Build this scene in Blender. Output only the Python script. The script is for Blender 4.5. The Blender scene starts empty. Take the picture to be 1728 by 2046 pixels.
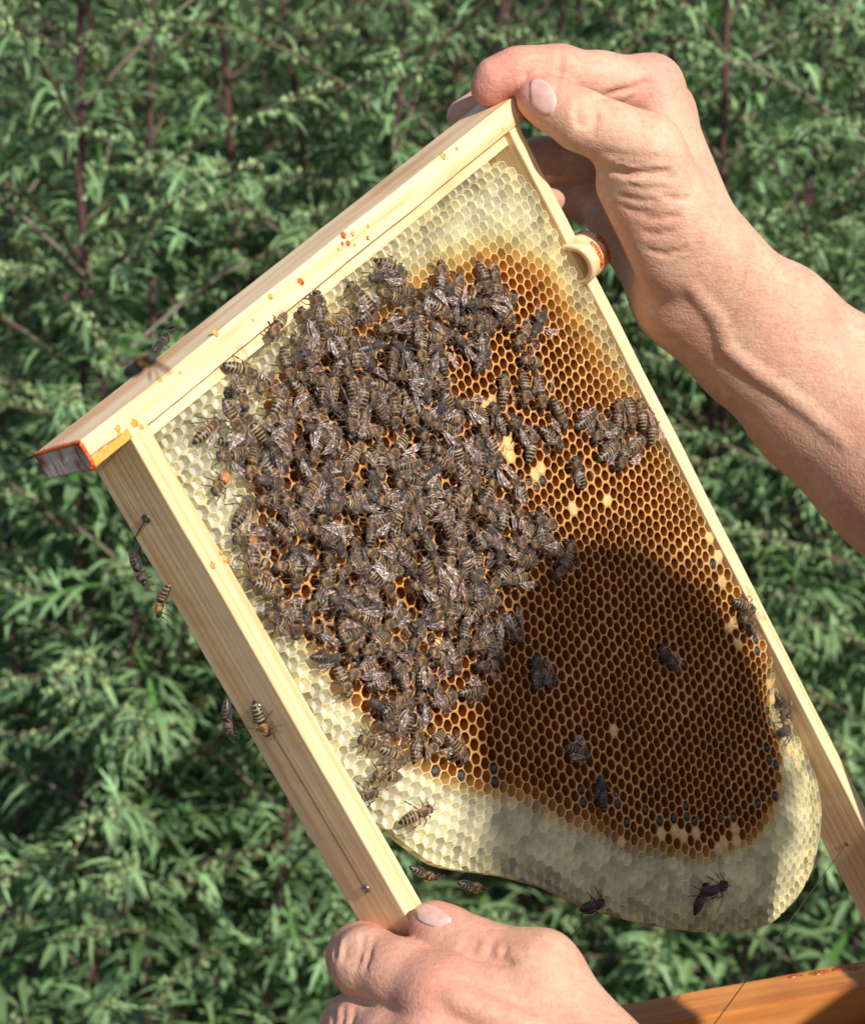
import bpy, bmesh, math, random
import numpy as np
from mathutils import Vector, Matrix, noise
random.seed(7); rng = np.random.default_rng(11)
scene = bpy.context.scene
col = scene.collection

# ------------------------------------------------------------------ camera
PITCH = math.radians(20.0)
CAMH = 1.62
F_PX = 5310.74                      # focal length in pixels of the 1728 x 2046 photograph
cam_d = bpy.data.cameras.new('camera')
cam = bpy.data.objects.new('camera', cam_d); col.objects.link(cam)
cam.location = (0, 0, CAMH)
cam.rotation_euler = (math.radians(90) - PITCH, 0, 0)
cam_d.sensor_fit = 'VERTICAL'; cam_d.sensor_height = 24.0; cam_d.sensor_width = 24.0
cam_d.lens = 24.0 * F_PX / 2046.0
cam_d.clip_start = 0.02; cam_d.clip_end = 2000
cam_d.dof.use_dof = True
cam_d.dof.focus_distance = 0.995
cam_d.dof.aperture_fstop = 13.5
scene.camera = cam
scene.render.resolution_x = 864; scene.render.resolution_y = 1024

RIGHT = Vector((1, 0, 0)); UP = Vector((0, math.sin(PITCH), math.cos(PITCH))); FWD = Vector((0, math.cos(PITCH), -math.sin(PITCH)))
CAMP = Vector(cam.location)

# ------------------------------------------------------------------ sky, sun, exposure
SUN_CAM = Vector((0.47, 0.42, 0.775)).normalized()          # towards the sun: right, up, behind the camera
sun_dir = (RIGHT * SUN_CAM.x + UP * SUN_CAM.y - FWD * SUN_CAM.z).normalized()
sun_el = math.asin(sun_dir.z); sun_az = math.atan2(sun_dir.x, sun_dir.y)
world = bpy.data.worlds.new('World'); scene.world = world; world.use_nodes = True
wn = world.node_tree.nodes; wl = world.node_tree.links
bg = wn['Background']; sky = wn.new('ShaderNodeTexSky'); sky.sky_type = 'NISHITA'; sky.sun_disc = False
sky.sun_elevation = sun_el; sky.sun_rotation = sun_az
wl.new(sky.outputs[0], bg.inputs[0]); bg.inputs[1].default_value = 0.115
sd = bpy.data.lights.new('sun', 'SUN'); sd.energy = 4.9; sd.angle = math.radians(0.53); sd.color = (1.0, 0.955, 0.88)
sun = bpy.data.objects.new('sun', sd); col.objects.link(sun)
sun.rotation_euler = sun_dir.to_track_quat('Z', 'Y').to_euler(); sun.location = (1.5, -2, 4)
scene.view_settings.view_transform = 'Standard'; scene.view_settings.look = 'None'
scene.view_settings.gamma = 1.0; scene.view_settings.exposure = 0.27; scene.view_settings.use_curve_mapping = False
try:
    scene.cycles.use_denoising = True
    scene.cycles.max_bounces = 7; scene.cycles.transparent_max_bounces = 16
except Exception: pass

# ------------------------------------------------------------------ helpers
def c2w(c):
    """camera millimetres (x right, y down, z forward) to world metres"""
    return CAMP + (RIGHT * float(c[0]) - UP * float(c[1]) + FWD * float(c[2])) * 0.001
C2W = np.array([[RIGHT[i] for i in range(3)], [-UP[i] for i in range(3)], [FWD[i] for i in range(3)]]) * 0.001
def c2w_np(a): return np.asarray(a) @ C2W + np.array(CAMP)
def pxd(x, y, d):
    """a photograph point at a known depth (mm) in camera millimetres"""
    return np.array(((x - 864.0) / F_PX * d, (y - 1023.0) / F_PX * d, d))

def tag(o, label=None, cat=None, group=None, kind=None):
    if label: o['label'] = label
    if cat: o['category'] = cat
    if group: o['group'] = group
    if kind: o['kind'] = kind
    return o
def empty(name, mat=None, loc=None):
    o = bpy.data.objects.new(name, None); col.objects.link(o); o.empty_display_size = 0.01
    if mat is not None: o.matrix_world = mat
    if loc is not None: o.location = loc
    return o
def mk(name, verts, faces, mats=None, parent=None, smooth=False, midx=None):
    me = bpy.data.meshes.new(name); me.from_pydata([tuple(v) for v in verts], [], [tuple(f) for f in faces]); me.update()
    return mk_me(name, me, mats, parent, smooth, midx)
def mk_me(name, me, mats=None, parent=None, smooth=False, midx=None):
    if mats is not None and len(me.materials) == 0:
        for m in (mats if isinstance(mats, (list, tuple)) else [mats]): me.materials.append(m)
    if smooth: me.polygons.foreach_set('use_smooth', [True] * len(me.polygons))
    if midx is not None: me.polygons.foreach_set('material_index', midx)
    o = bpy.data.objects.new(name, me); col.objects.link(o)
    if parent is not None: o.parent = parent
    return o
def fattr(me, name, vals):
    a = me.attributes.new(name, 'FLOAT', 'POINT'); a.data.foreach_set('value', np.asarray(vals, dtype=np.float32).ravel())
def cattr(me, name, vals):
    v = np.asarray(vals, dtype=np.float32)
    if v.shape[1] == 3: v = np.concatenate([v, np.ones((len(v), 1), np.float32)], 1)
    a = me.attributes.new(name, 'FLOAT_COLOR', 'POINT'); a.data.foreach_set('color', v.ravel())
def bm_mesh(bm, name):
    me = bpy.data.meshes.new(name); bm.to_mesh(me); bm.free(); return me

class NT:
    """small shorthand round a node tree"""
    def __init__(s, name):
        s.m = bpy.data.materials.new(name); s.m.use_nodes = True
        s.t = s.m.node_tree; s.p = s.t.nodes['Principled BSDF']; s.out = s.t.nodes['Material Output']
    def n(s, typ, **kw):
        nd = s.t.nodes.new(typ)
        for k, v in kw.items():
            if hasattr(nd, k) and k not in nd.inputs: setattr(nd, k, v)
        return nd
    def l(s, a, b): s.t.links.new(a, b)
    def val(s, node, sock, v): node.inputs[sock].default_value = v
    def noise(s, scale, detail=3, rough=0.5, vec=None, dist=0.0):
        nd = s.n('ShaderNodeTexNoise'); nd.inputs['Scale'].default_value = scale; nd.inputs['Detail'].default_value = detail
        nd.inputs['Roughness'].default_value = rough; nd.inputs['Distortion'].default_value = dist
        if vec is not None: s.l(vec, nd.inputs['Vector'])
        return nd
    def coord(s, which='Object', scale=(1, 1, 1), loc=(0, 0, 0), rot=(0, 0, 0)):
        tc = s.n('ShaderNodeTexCoord'); mp = s.n('ShaderNodeMapping')
        mp.inputs['Scale'].default_value = scale; mp.inputs['Location'].default_value = loc; mp.inputs['Rotation'].default_value = rot
        s.l(tc.outputs[which], mp.inputs['Vector']); return mp.outputs[0]
    def ramp(s, fac, stops, interp='LINEAR'):
        r = s.n('ShaderNodeValToRGB'); cr = r.color_ramp; cr.interpolation = interp
        while len(cr.elements) < len(stops): cr.elements.new(0.5)
        for e, (p, c) in zip(cr.elements, stops):
            e.position = p; e.color = (*c, 1) if len(c) == 3 else c
        s.l(fac, r.inputs[0]); return r.outputs[0]
    def mix(s, fac, a, b, typ='MIX'):
        m = s.n('ShaderNodeMix'); m.data_type = 'RGBA'; m.blend_type = typ
        for sock, v in ((m.inputs[0], fac), (m.inputs[6], a), (m.inputs[7], b)):
            if hasattr(v, 'is_linked'): s.l(v, sock)
            elif isinstance(v, (int, float)): sock.default_value = v
            else: sock.default_value = (*v, 1) if len(v) == 3 else v
        return m.outputs[2]
    def math(s, op, a, b=None, clamp=False):
        m = s.n('ShaderNodeMath'); m.operation = op; m.use_clamp = clamp
        for i, v in enumerate((a, b)):
            if v is None: continue
            if hasattr(v, 'is_linked'): s.l(v, m.inputs[i])
            else: m.inputs[i].default_value = v
        return m.outputs[0]
    def attr(s, name):
        a = s.n('ShaderNodeAttribute'); a.attribute_name = name; return a
    def bump(s, h, strength, dist=0.001):
        b = s.n('ShaderNodeBump'); b.inputs['Strength'].default_value = strength; b.inputs['Distance'].default_value = dist
        s.l(h, b.inputs['Height']); s.l(b.outputs[0], s.p.inputs['Normal']); return b
    def set(s, **kw):
        for k, v in kw.items():
            sk = s.p.inputs[k.replace('_', ' ')]
            if hasattr(v, 'is_linked'): s.l(v, sk)
            elif isinstance(v, (tuple, list)): sk.default_value = (*v, 1) if len(v) == 3 else v
            else: sk.default_value = v
        return s

def wood(name, axis, lo, hi, ring, knots=0.3, grey=0.0, rough=0.55, across=260.0, along=4.0, endgrain=False):
    """pale sawn softwood: growth lines along the given local axis, fine fibre, faint stains"""
    t = NT(name)
    sc = [across] * 3; sc['xyz'.index(axis)] = along
    v = t.coord('Object', tuple(sc))
    big = [x * 0.22 for x in sc]; v2 = t.coord('Object', tuple(big), (0.7, 0.3, 1.1))
    n1 = t.noise(1.0, 4, 0.6, v); n2 = t.noise(1.0, 3, 0.55, v2, 0.6)
    base = t.ramp(n2.outputs[0], [(0.30, lo), (0.55, hi), (0.75, lo)])
    rings = t.ramp(n1.outputs[0], [(0.44, (0, 0, 0)), (0.62, (1, 1, 1))])
    c = t.mix(t.math('MULTIPLY', rings, 0.75), base, ring)
    st = t.noise(28.0, 3, 0.5, t.coord('Object'))
    c = t.mix(t.math('MULTIPLY', t.ramp(st.outputs[0], [(0.52, (0, 0, 0)), (0.72, (1, 1, 1))]), knots), c, tuple(x * 0.72 for x in ring))
    if grey: c = t.mix(grey, c, (0.36, 0.32, 0.27))
    t.set(Base_Color=c, Roughness=rough); t.p.inputs['Specular IOR Level'].default_value = 0.3
    t.bump(n1.outputs[0], 0.25, 0.0006)
    return t.m
# ------------------------------------------------------------------ the frame in space (fitted to the photograph)
RF = np.array([[0.5354, 0.4568, -0.7104], [-0.5154, 0.8431, 0.1536], [0.6691, 0.2839, 0.6868]])   # columns u, v, into the scene
TF = np.array([-99.75, -24.48, 881.49])
def f2c(u, v, w): return RF @ np.array([u, v, -w]) + TF           # frame mm (along top bar, down, out of the face) to camera mm
def back(x, y, w):
    ray = np.array([(x - 864.0) / F_PX, (y - 1023.0) / F_PX, 1.0]); n = RF[:, 2]
    k = (n @ TF - w) / (n @ ray); p = RF.T @ (ray * k - TF); return p[0], p[1]
def f2px(u, v, w):
    c = f2c(u, v, w); return 864 + F_PX * c[0] / c[2], 1023 + F_PX * c[1] / c[2]
_o = c2w(f2c(0, 0, 0))
_X = (c2w(f2c(1, 0, 0)) - _o).normalized(); _Z = (c2w(f2c(0, 0, 1)) - _o).normalized(); _Y = _Z.cross(_X).normalized(); _Z = _X.cross(_Y)
FRAME_M = Matrix(((_X[0], _Y[0], _Z[0], _o[0]), (_X[1], _Y[1], _Z[1], _o[1]), (_X[2], _Y[2], _Z[2], _o[2]), (0, 0, 0, 1)))
def L(u, v, w): return (u * 0.001, -v * 0.001, w * 0.001)          # frame mm to the frame's own local metres

pine_side = wood('pine_side_bar', 'y', (0.79, 0.55, 0.295), (0.84, 0.63, 0.375), (0.68, 0.36, 0.14), 0.15, across=420.0, along=5.0)
pine_top = wood('pine_top_bar', 'x', (0.79, 0.53, 0.275), (0.86, 0.65, 0.39), (0.70, 0.33, 0.13), 0.45, across=150.0, along=7.0)
pine_grey = wood('weathered_pine', 'x', (0.22, 0.185, 0.145), (0.29, 0.245, 0.19), (0.13, 0.105, 0.08), 0.3, across=500.0, along=8.0, rough=0.8)
def saw_end():
    t = NT('sawn_end_grain'); v = t.coord('Object', (60, 60, 900)); n = t.noise(1, 3, 0.6, v)
    n2 = t.noise(160, 2, 0.5, t.coord('Object'))
    f = t.math('MULTIPLY', t.ramp(n.outputs[0], [(0.46, (0, 0, 0)), (0.56, (1, 1, 1))]), t.ramp(n2.outputs[0], [(0.35, (0, 0, 0)), (0.55, (1, 1, 1))]))
    t.set(Base_Color=t.mix(f, (0.55, 0.47, 0.42), (0.26, 0.06, 0.03)), Roughness=0.7); t.bump(n.outputs[0], 0.4, 0.001); return t.m
saw_m = saw_end()
def propolis(name, c1, c2, rough=0.25):
    t = NT(name); n = t.noise(700, 3, 0.6, t.coord('Object'))
    t.set(Base_Color=t.ramp(n.outputs[0], [(0.35, c1), (0.65, c2)]), Roughness=rough); t.bump(n.outputs[0], 0.5, 0.0006); return t.m
prop_red = propolis('propolis_red', (0.52, 0.055, 0.01), (0.70, 0.14, 0.02))
prop_orange = propolis('propolis_orange', (0.75, 0.25, 0.03), (0.82, 0.38, 0.08), 0.4)
prop_brown = propolis('propolis_brown', (0.20, 0.03, 0.006), (0.46, 0.10, 0.02), 0.2)

frame = empty('hive_frame', FRAME_M)
tag(frame, 'pale pine hive frame with drawn honeycomb, held tilted between two hands', 'hive frame')

def bar(name, u0, u1, v0, v1, w0, w1, mats, bev=0.7, seg=40, axis=0, wob=0.18, pick=None, parent=frame, seed=0):
    """a sawn bar: bevelled box, subdivided along its length with a little wobble"""
    bm = bmesh.new(); bmesh.ops.create_cube(bm, size=1)
    for vt in bm.verts:
        p = vt.co; vt.co = Vector((u0 + (p.x + .5) * (u1 - u0), v0 + (p.y + .5) * (v1 - v0), w0 + (p.z + .5) * (w1 - w0)))
    bmesh.ops.bevel(bm, geom=list(bm.edges), offset=bev, segments=2, profile=0.6, affect='EDGES')
    lo, hi = ((u0, u1), (v0, v1))[axis]
    for k in range(1, seg):
        x = lo + (hi - lo) * k / seg; co = [0, 0, 0]; no = [0, 0, 0]; co[axis] = x; no[axis] = 1
        bmesh.ops.bisect_plane(bm, geom=list(bm.verts) + list(bm.edges) + list(bm.faces), plane_co=co, plane_no=no)
    for vt in bm.verts:
        nv = noise.noise_vector(vt.co * 0.03 + Vector((seed, 0, 0))) * wob + noise.noise_vector(vt.co * 0.16 + Vector((0, seed, 0))) * wob * 0.5
        vt.co += nv
        vt.co = Vector(L(*vt.co))
    bmesh.ops.recalc_face_normals(bm, faces=list(bm.faces))
    bm.normal_update()
    idx = [pick(f.normal) if pick else 0 for f in bm.faces]
    me = bm_mesh(bm, name)
    return mk_me(name, me, mats, parent, False, idx)

def top_pick(n):
    if n.y > 0.8: return 1
    if abs(n.x) > 0.8: return 2
    return 0
topbar = bar('top_bar', -19.4, 270, -10, 0, -25, 0, [pine_top, pine_grey, saw_m], 0.6, 60, 0, 0.25, top_pick, seed=3)
tag(topbar, 'pine top bar, weathered grey on its upper face')
bar('comb_strip', 7.5, 243.2, 0.3, 5.2, -21, -4.2, [pine_top], 0.4, 40, 0, 0.15, seed=9)
bar('side_bar', 0, 9.3, 0.2, 430, -25, -0.15, [pine_side], 0.6, 60, 1, 0.25, seed=5)
bar('side_bar', 243.3, 250, 0.2, 430, -25, -0.15, [pine_side], 0.6, 60, 1, 0.25, seed=6)
bar('bottom_bar', 9.5, 243.1, 421, 430, -22, -4, [pine_side], 0.6, 30, 0, 0.2, seed=8)

# wooden half-ring spacer on the right side bar
def spacer():
    bm = bmesh.new(); n = 22; R1, R0 = 9.2, 6.9; us = (241.5, 243.6, 250, 255.2); vc, wc = 60.0, -1.2
    rings = []
    for k in range(n + 1):
        a = math.pi * (-0.09 + 1.18 * k / n)
        row = []
        for (rr, uu) in [(R0, us[0]), (R1 - 0.3, us[0]), (R1, us[0] + 0.5), (R1 * 1.0, us[2]), (R1 * 0.99, us[3] - 0.4), (R1 - 0.5, us[3]), (R0, us[3])]:
            r2 = rr + 0.25 * noise.noise(Vector((uu, k * 0.7, rr)))
            row.append(bm.verts.new(L(uu, vc - math.cos(a) * r2, wc + math.sin(a) * r2)))
        rings.append(row)
    m = len(rings[0])
    for k in range(n):
        for j in range(m):
            bm.faces.new((rings[k][j], rings[k][(j + 1) % m], rings[k + 1][(j + 1) % m], rings[k + 1][j]))
    bm.faces.new(rings[0]); bm.faces.new(rings[-1][::-1])
    bmesh.ops.recalc_face_normals(bm, faces=list(bm.faces))
    o = mk_me('spacer_ring', bm_mesh(bm, 'spacer_ring'), wood('spacer_wood', 'y', (0.78, 0.55, 0.30), (0.84, 0.64, 0.40), (0.62, 0.34, 0.13), 0.35, across=300, along=60), frame, True)
    tag(o, 'wooden half-ring spacer smeared with red propolis'); return o
ring_o = spacer()

def blob(name, u, v, w, r, mat, nrm='w', flat=0.35, seed=0, parent=None, stretch=(1, 1), thick=None):
    bm = bmesh.new(); bmesh.ops.create_icosphere(bm, subdivisions=2, radius=1.0)
    for vt in bm.verts:
        p = vt.co.copy(); k = 1 + 0.8 * noise.noise(p * 1.5 + Vector((seed * 3.1, 1, 2)))
        a, b, c = p.x * r * k * stretch[0], p.y * r * k * stretch[1], p.z * (thick or r * flat)
        if nrm == 'w': q = (u + a, v + b, w + c)
        elif nrm == 'u': q = (u - c, v + b, w + a)
        else: q = (u + a, v - c, w + b)
        vt.co = Vector(L(*q))
    return mk_me(name, bm_mesh(bm, name), mat, parent or frame, True)
# propolis smears on the spacer
for k in range(16):
    a = math.radians(62 + 8.5 * (k % 8)); uu = 248.6 + 5.2 * (k // 8) + random.uniform(-.5, .5); rr = 9.2
    blob('propolis_drop', uu, 60 - math.cos(a) * rr, -1.2 + math.sin(a) * rr, random.uniform(0.9, 1.6), prop_brown if k > 7 else prop_red, 'w', 0.55, k, ring_o)
# red drops on the front of the top bar
def on_face(x, y, w=0.0): return back(x, y, w)
for i, (x, y, r, m) in enumerate([(600, 563, 1.7, 0), (686, 470, 1.3, 0), (695, 486, 1.0, 0), (684, 487, .8, 0), (704, 466, .9, 1), (734, 476, .8, 0), (708, 489, .7, 1), (676, 497, .6, 1),
                               (735, 452, .8, 1), (540, 592, 1.1, 1), (430, 665, 1.3, 1), (236, 856, 1.2, 1), (320, 760, .9, 1), (268, 846, 1.6, 1), (282, 852, 1.2, 1), (885, 312, 1.3, 1), (912, 297, .8, 1),
                               (1003, 258, 1.2, 1), (425, 1130, 1.1, 1), (452, 1118, 1.2, 1), (442, 1104, .9, 1), (360, 745, .6, 1), (505, 640, .6, 1)]):
    u, v = on_face(x, y); blob('propolis_drop', u, v, 0.05, r, prop_red if m == 0 else prop_orange, 'w', 0.14, i + 40)
# orange film along the foot of the lug and red bead round its sawn end
def film():
    n = 40; vs = []; fs = []
    for k in range(n + 1):
        u = -19.0 + 19.5 * k / n; h = 3.6 + 1.1 * noise.noise(Vector((u * .4, 3, 1)))
        vs += [L(u, -h, 0.32), L(u, -0.2, 0.34)]
        if k: fs.append((2 * k - 2, 2 * k - 1, 2 * k + 1, 2 * k))
    o = mk('propolis_film', vs, fs, prop_orange, frame)
    md = o.modifiers.new('t', 'SOLIDIFY'); md.thickness = 0.0003
film()
def bead(pts, r, mat, name='propolis_bead', parent=None, sides=6, jitter=0.35):
    vs = []; fs = []; P = []
    for a, b in zip(pts[:-1], pts[1:]):
        a = Vector(a); b = Vector(b); m = max(2, int((b - a).length / 1.2))
        P += [a.lerp(b, k / m) for k in range(m)]
    P.append(Vector(pts[-1]))
    for i, p in enumerate(P):
        d = (P[min(i + 1, len(P) - 1)] - P[max(i - 1, 0)]).normalized(); s = d.orthogonal().normalized(); t = d.cross(s)
        rr = r * (1 + jitter * noise.noise(p * 0.7))
        for k in range(sides):
            a = 2 * math.pi * k / sides; q = p + (s * math.cos(a) + t * math.sin(a)) * rr; vs.append(L(*q))
        if i:
            for k in range(sides):
                a0 = (i - 1) * sides + k; a1 = (i - 1) * sides + (k + 1) % sides
                fs.append((a0, a1, a1 + sides, a0 + sides))
    fs.append(tuple(range(sides))[::-1]); fs.append(tuple(range(len(vs) - sides, len(vs))))
    return mk(name, vs, fs, mat, parent or frame, True)
bead([(-19.3, -10, -24.5), (-19.3, -10, -0.3), (-19.3, -0.2, -0.1), (-19.3, -0.1, -3)], 0.75, prop_red)
bead([(-19, -4.0, 0.1), (-12, -3.9, 0.1), (-2, -3.0, 0.1)], 0.28, prop_red, jitter=0.8)

# wires, eyelets
wire_m = NT('steel_wire').set(Base_Color=(0.10, 0.09, 0.085), Metallic=0.7, Roughness=0.45).m
eye_m = NT('eyelet_metal').set(Base_Color=(0.35, 0.36, 0.38), Metallic=1.0, Roughness=0.3).m
def left_face(x, y):
    """photograph point on the outer face of the left side bar (u = 0): (v, w)"""
    ray = np.array([(x - 864.0) / F_PX, (y - 1023.0) / F_PX, 1.0]); n = RF[:, 0]
    k = (n @ TF) / (n @ ray); p = RF.T @ (ray * k - TF); return p[1], -p[2]
def right_inner(x, y, u=243.3):
    ray = np.array([(x - 864.0) / F_PX, (y - 1023.0) / F_PX, 1.0]); n = RF[:, 0]
    k = (n @ TF + u) / (n @ ray); p = RF.T @ (ray * k - TF); return p[1], -p[2]
e1 = left_face(515, 1412); e2 = left_face(731, 1776); e0 = left_face(293, 1036); e0b = left_face(272, 1074)
for e in (e1, e2, e0):
    bm = bmesh.new(); r = bmesh.ops.create_circle(bm, segments=14, radius=1.0, cap_ends=False)
    bmesh.ops.delete(bm, geom=list(bm.verts), context='VERTS'); bm.free()
    vs = []; fs = []; n = 14
    for k in range(n):
        a = 2 * math.pi * k / n
        for (rr, uu) in ((1.75, 0.0), (1.6, -0.45), (0.95, -0.45), (0.8, 0.3)):
            vs.append(L(uu, e[0] + math.cos(a) * rr, e[1] + math.sin(a) * rr))
    for k in range(n):
        b = ((k + 1) % n) * 4
        for j in range(3): fs.append((4 * k + j, 4 * k + j + 1, b + j + 1, b + j))
    mk('eyelet', vs, fs, eye_m if e is not e0 else wire_m, frame, True)
bead([(-0.5, e1[0], e1[1]), (-0.55, (e1[0] + e2[0]) / 2, (e1[1] + e2[1]) / 2 + .4), (-0.5, e2[0], e2[1])], 0.22, wire_m, 'wire', jitter=0.05)
bead([(-0.4, *e0), (-0.5, *e0b), (2, e0b[0] + 3, -25.6)], 0.24, wire_m, 'wire', jitter=0.05)
n0 = right_inner(1690, 1686)
w_end = back(1405, 2075, n0[1])
bead([(243.2, *n0), (w_end[0], w_end[1], n0[1])], 0.2, wire_m, 'wire', jitter=0.02)
w_a = back(1245, 1790, -22); w_b = back(1100, 1905, -22)
bead([(w_a[0] + 6, w_a[1] - 2, -20), (w_b[0], w_b[1], -22), (10, w_b[1] + 25, -22)], 0.2, wire_m, 'wire', jitter=0.02)
blob('nail_hole_stain', 243.1, n0[0], n0[1], 1.1, prop_brown, 'u', 0.15, 5)

# ------------------------------------------------------------------ the comb
OUT_PX = [(740, 1610), (780, 1660), (860, 1720), (920, 1738), (990, 1747), (1080, 1768), (1150, 1800), (1225, 1826), (1300, 1846), (1380, 1858), (1450, 1862), (1500, 1858), (1545, 1843), (1590, 1800), (1618, 1752), (1634, 1700), (1642, 1650), (1642, 1610), (1632, 1550), (1618, 1490), (1600, 1430), (1585, 1385)]
free = [back(x, y, -8.5) for x, y in OUT_PX]
free[0] = (9.8, free[0][1] - 8)
free = [(min(u, 242.6), v) for u, v in free]
def smooth_line(P, m=5):
    P = [np.array(p) for p in P]; o = []
    for i in range(len(P) - 1):
        a, b = P[i], P[i + 1]; p0 = P[max(i - 1, 0)]; p3 = P[min(i + 2, len(P) - 1)]
        for k in range(m):
            f = k / m; o.append(tuple(0.5 * (2 * a + (b - p0) * f + (2 * p0 - 5 * a + 4 * b - p3) * f * f + (3 * a - p0 - 3 * b + p3) * f ** 3)))
    return o + [tuple(P[-1])]
free = smooth_line(free)
outline = [(9.8, 4.5), (228, 4.5), (233, 9), (238, 16), (242.6, 20)] + [(242.6, 150)] + free[::-1]
OUT = np.array(outline); FREE = np.array(free)
def in_poly(P, x, y):
    c = False; n = len(P); j = n - 1
    for i in range(n):
        if (P[i][1] > y) != (P[j][1] > y) and x < (P[j][0] - P[i][0]) * (y - P[i][1]) / (P[j][1] - P[i][1]) + P[i][0]: c = not c
        j = i
    return c
def seg_dist(P, x, y, closed=False):
    A = P if closed else P[:-1]; B = np.roll(P, -1, 0) if closed else P[1:]
    d = B - A; t = np.clip(((np.array([x, y]) - A) * d).sum(1) / np.maximum((d * d).sum(1), 1e-9), 0, 1)
    q = A + d * t[:, None] - np.array([x, y]); return math.sqrt((q * q).sum(1).min())
def close_pt(P, x, y):
    A = P[:-1]; B = P[1:]; d = B - A; t = np.clip(((np.array([x, y]) - A) * d).sum(1) / np.maximum((d * d).sum(1), 1e-9), 0, 1)
    q = A + d * t[:, None]; r = q - np.array([x, y]); k = (r * r).sum(1).argmin(); return float(q[k][0]), float(q[k][1])
def sstep(a, b, x):
    t = min(1, max(0, (x - a) / (b - a))); return t * t * (3 - 2 * t)
def comb_h(u, v):
    """height of the cell mouths (mm, 0 = front of the frame)"""
    d = seg_dist(FREE, u, v) if v > 120 else 99.0
    h = -1.3 + 0.9 * noise.noise(Vector((u * 0.018, v * 0.018, 4.2))) + 0.3 * noise.noise(Vector((u * 0.07, v * 0.07, 1.2)))
    h -= 8.3 * (1 - sstep(0, 34, d)) ** 1.5
    h -= 2.2 * (1 - sstep(0, 14, v - 4)) + 1.5 * (1 - sstep(0, 10, 243 - u)) * (1 - sstep(40, 90, v))
    return h
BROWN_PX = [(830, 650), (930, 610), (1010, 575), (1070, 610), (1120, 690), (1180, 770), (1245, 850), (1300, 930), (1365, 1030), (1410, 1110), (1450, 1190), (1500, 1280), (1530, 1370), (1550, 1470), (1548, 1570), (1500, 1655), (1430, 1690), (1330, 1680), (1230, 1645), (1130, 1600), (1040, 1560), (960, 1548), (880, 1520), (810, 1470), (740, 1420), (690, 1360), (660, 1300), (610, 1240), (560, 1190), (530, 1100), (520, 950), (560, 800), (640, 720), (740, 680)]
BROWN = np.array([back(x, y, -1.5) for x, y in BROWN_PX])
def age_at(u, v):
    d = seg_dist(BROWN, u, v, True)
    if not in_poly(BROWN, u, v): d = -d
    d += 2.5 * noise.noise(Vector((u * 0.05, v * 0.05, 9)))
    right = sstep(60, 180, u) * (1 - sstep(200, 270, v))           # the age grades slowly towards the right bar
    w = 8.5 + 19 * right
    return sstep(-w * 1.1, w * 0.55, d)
ROW = 4.26
_us = [0.0]                                                        # cell pitch along a row: wider cells at the left of the comb
while _us[-1] < 260: _us.append(_us[-1] + 4.72 + 0.75 * (1 - sstep(20, 95, _us[-1])))
_us = np.array(_us)
def lat(i, half):
    i = max(0, min(i, len(_us) - 2)); f = 0.5 if half else 0.0
    a, b = _us[i], _us[i + 1]; return 8.0 + a + (b - a) * f, b - a
def warp(u, v):
    n = noise.noise_vector(Vector((u * 0.11, v * 0.11, 7.7))); m = noise.noise_vector(Vector((u * 0.03, v * 0.03, 3.3)))
    return u + n.x * 0.58 + m.x * 2.2, v + n.y * 0.58 + m.y * 2.0
CAP_PX = [(1010, 875), (1016, 890), (1003, 905), (1022, 912), (1068, 960), (1075, 940), (1150, 1016), (1152, 1020), (1212, 1005), (1230, 1452), (990, 800), (968, 815), (1420, 1075), (1432, 1092), (1440, 1115), (1448, 1160), (1455, 1250), (1462, 1245), (1470, 1290),
          (1505, 1265), (1545, 1360), (1560, 1395), (1595, 1500), (1600, 1530), (1320, 1655), (1350, 1668), (1362, 1680), (1395, 1675), (1445, 1672), (1465, 1660), (1470, 1680), (1430, 1700), (1240, 1690), (1560, 1580), (890, 1250), (870, 1245), (700, 1080), (880, 1300), (655, 1330), (680, 1050)]
CAPS = np.array([back(x, y, -1.5) for x, y in CAP_PX])
cap_used = set()
cells = []                                                          # (u, v, verts, faces, age, hue, screen size)
comb_polys = []
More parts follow.
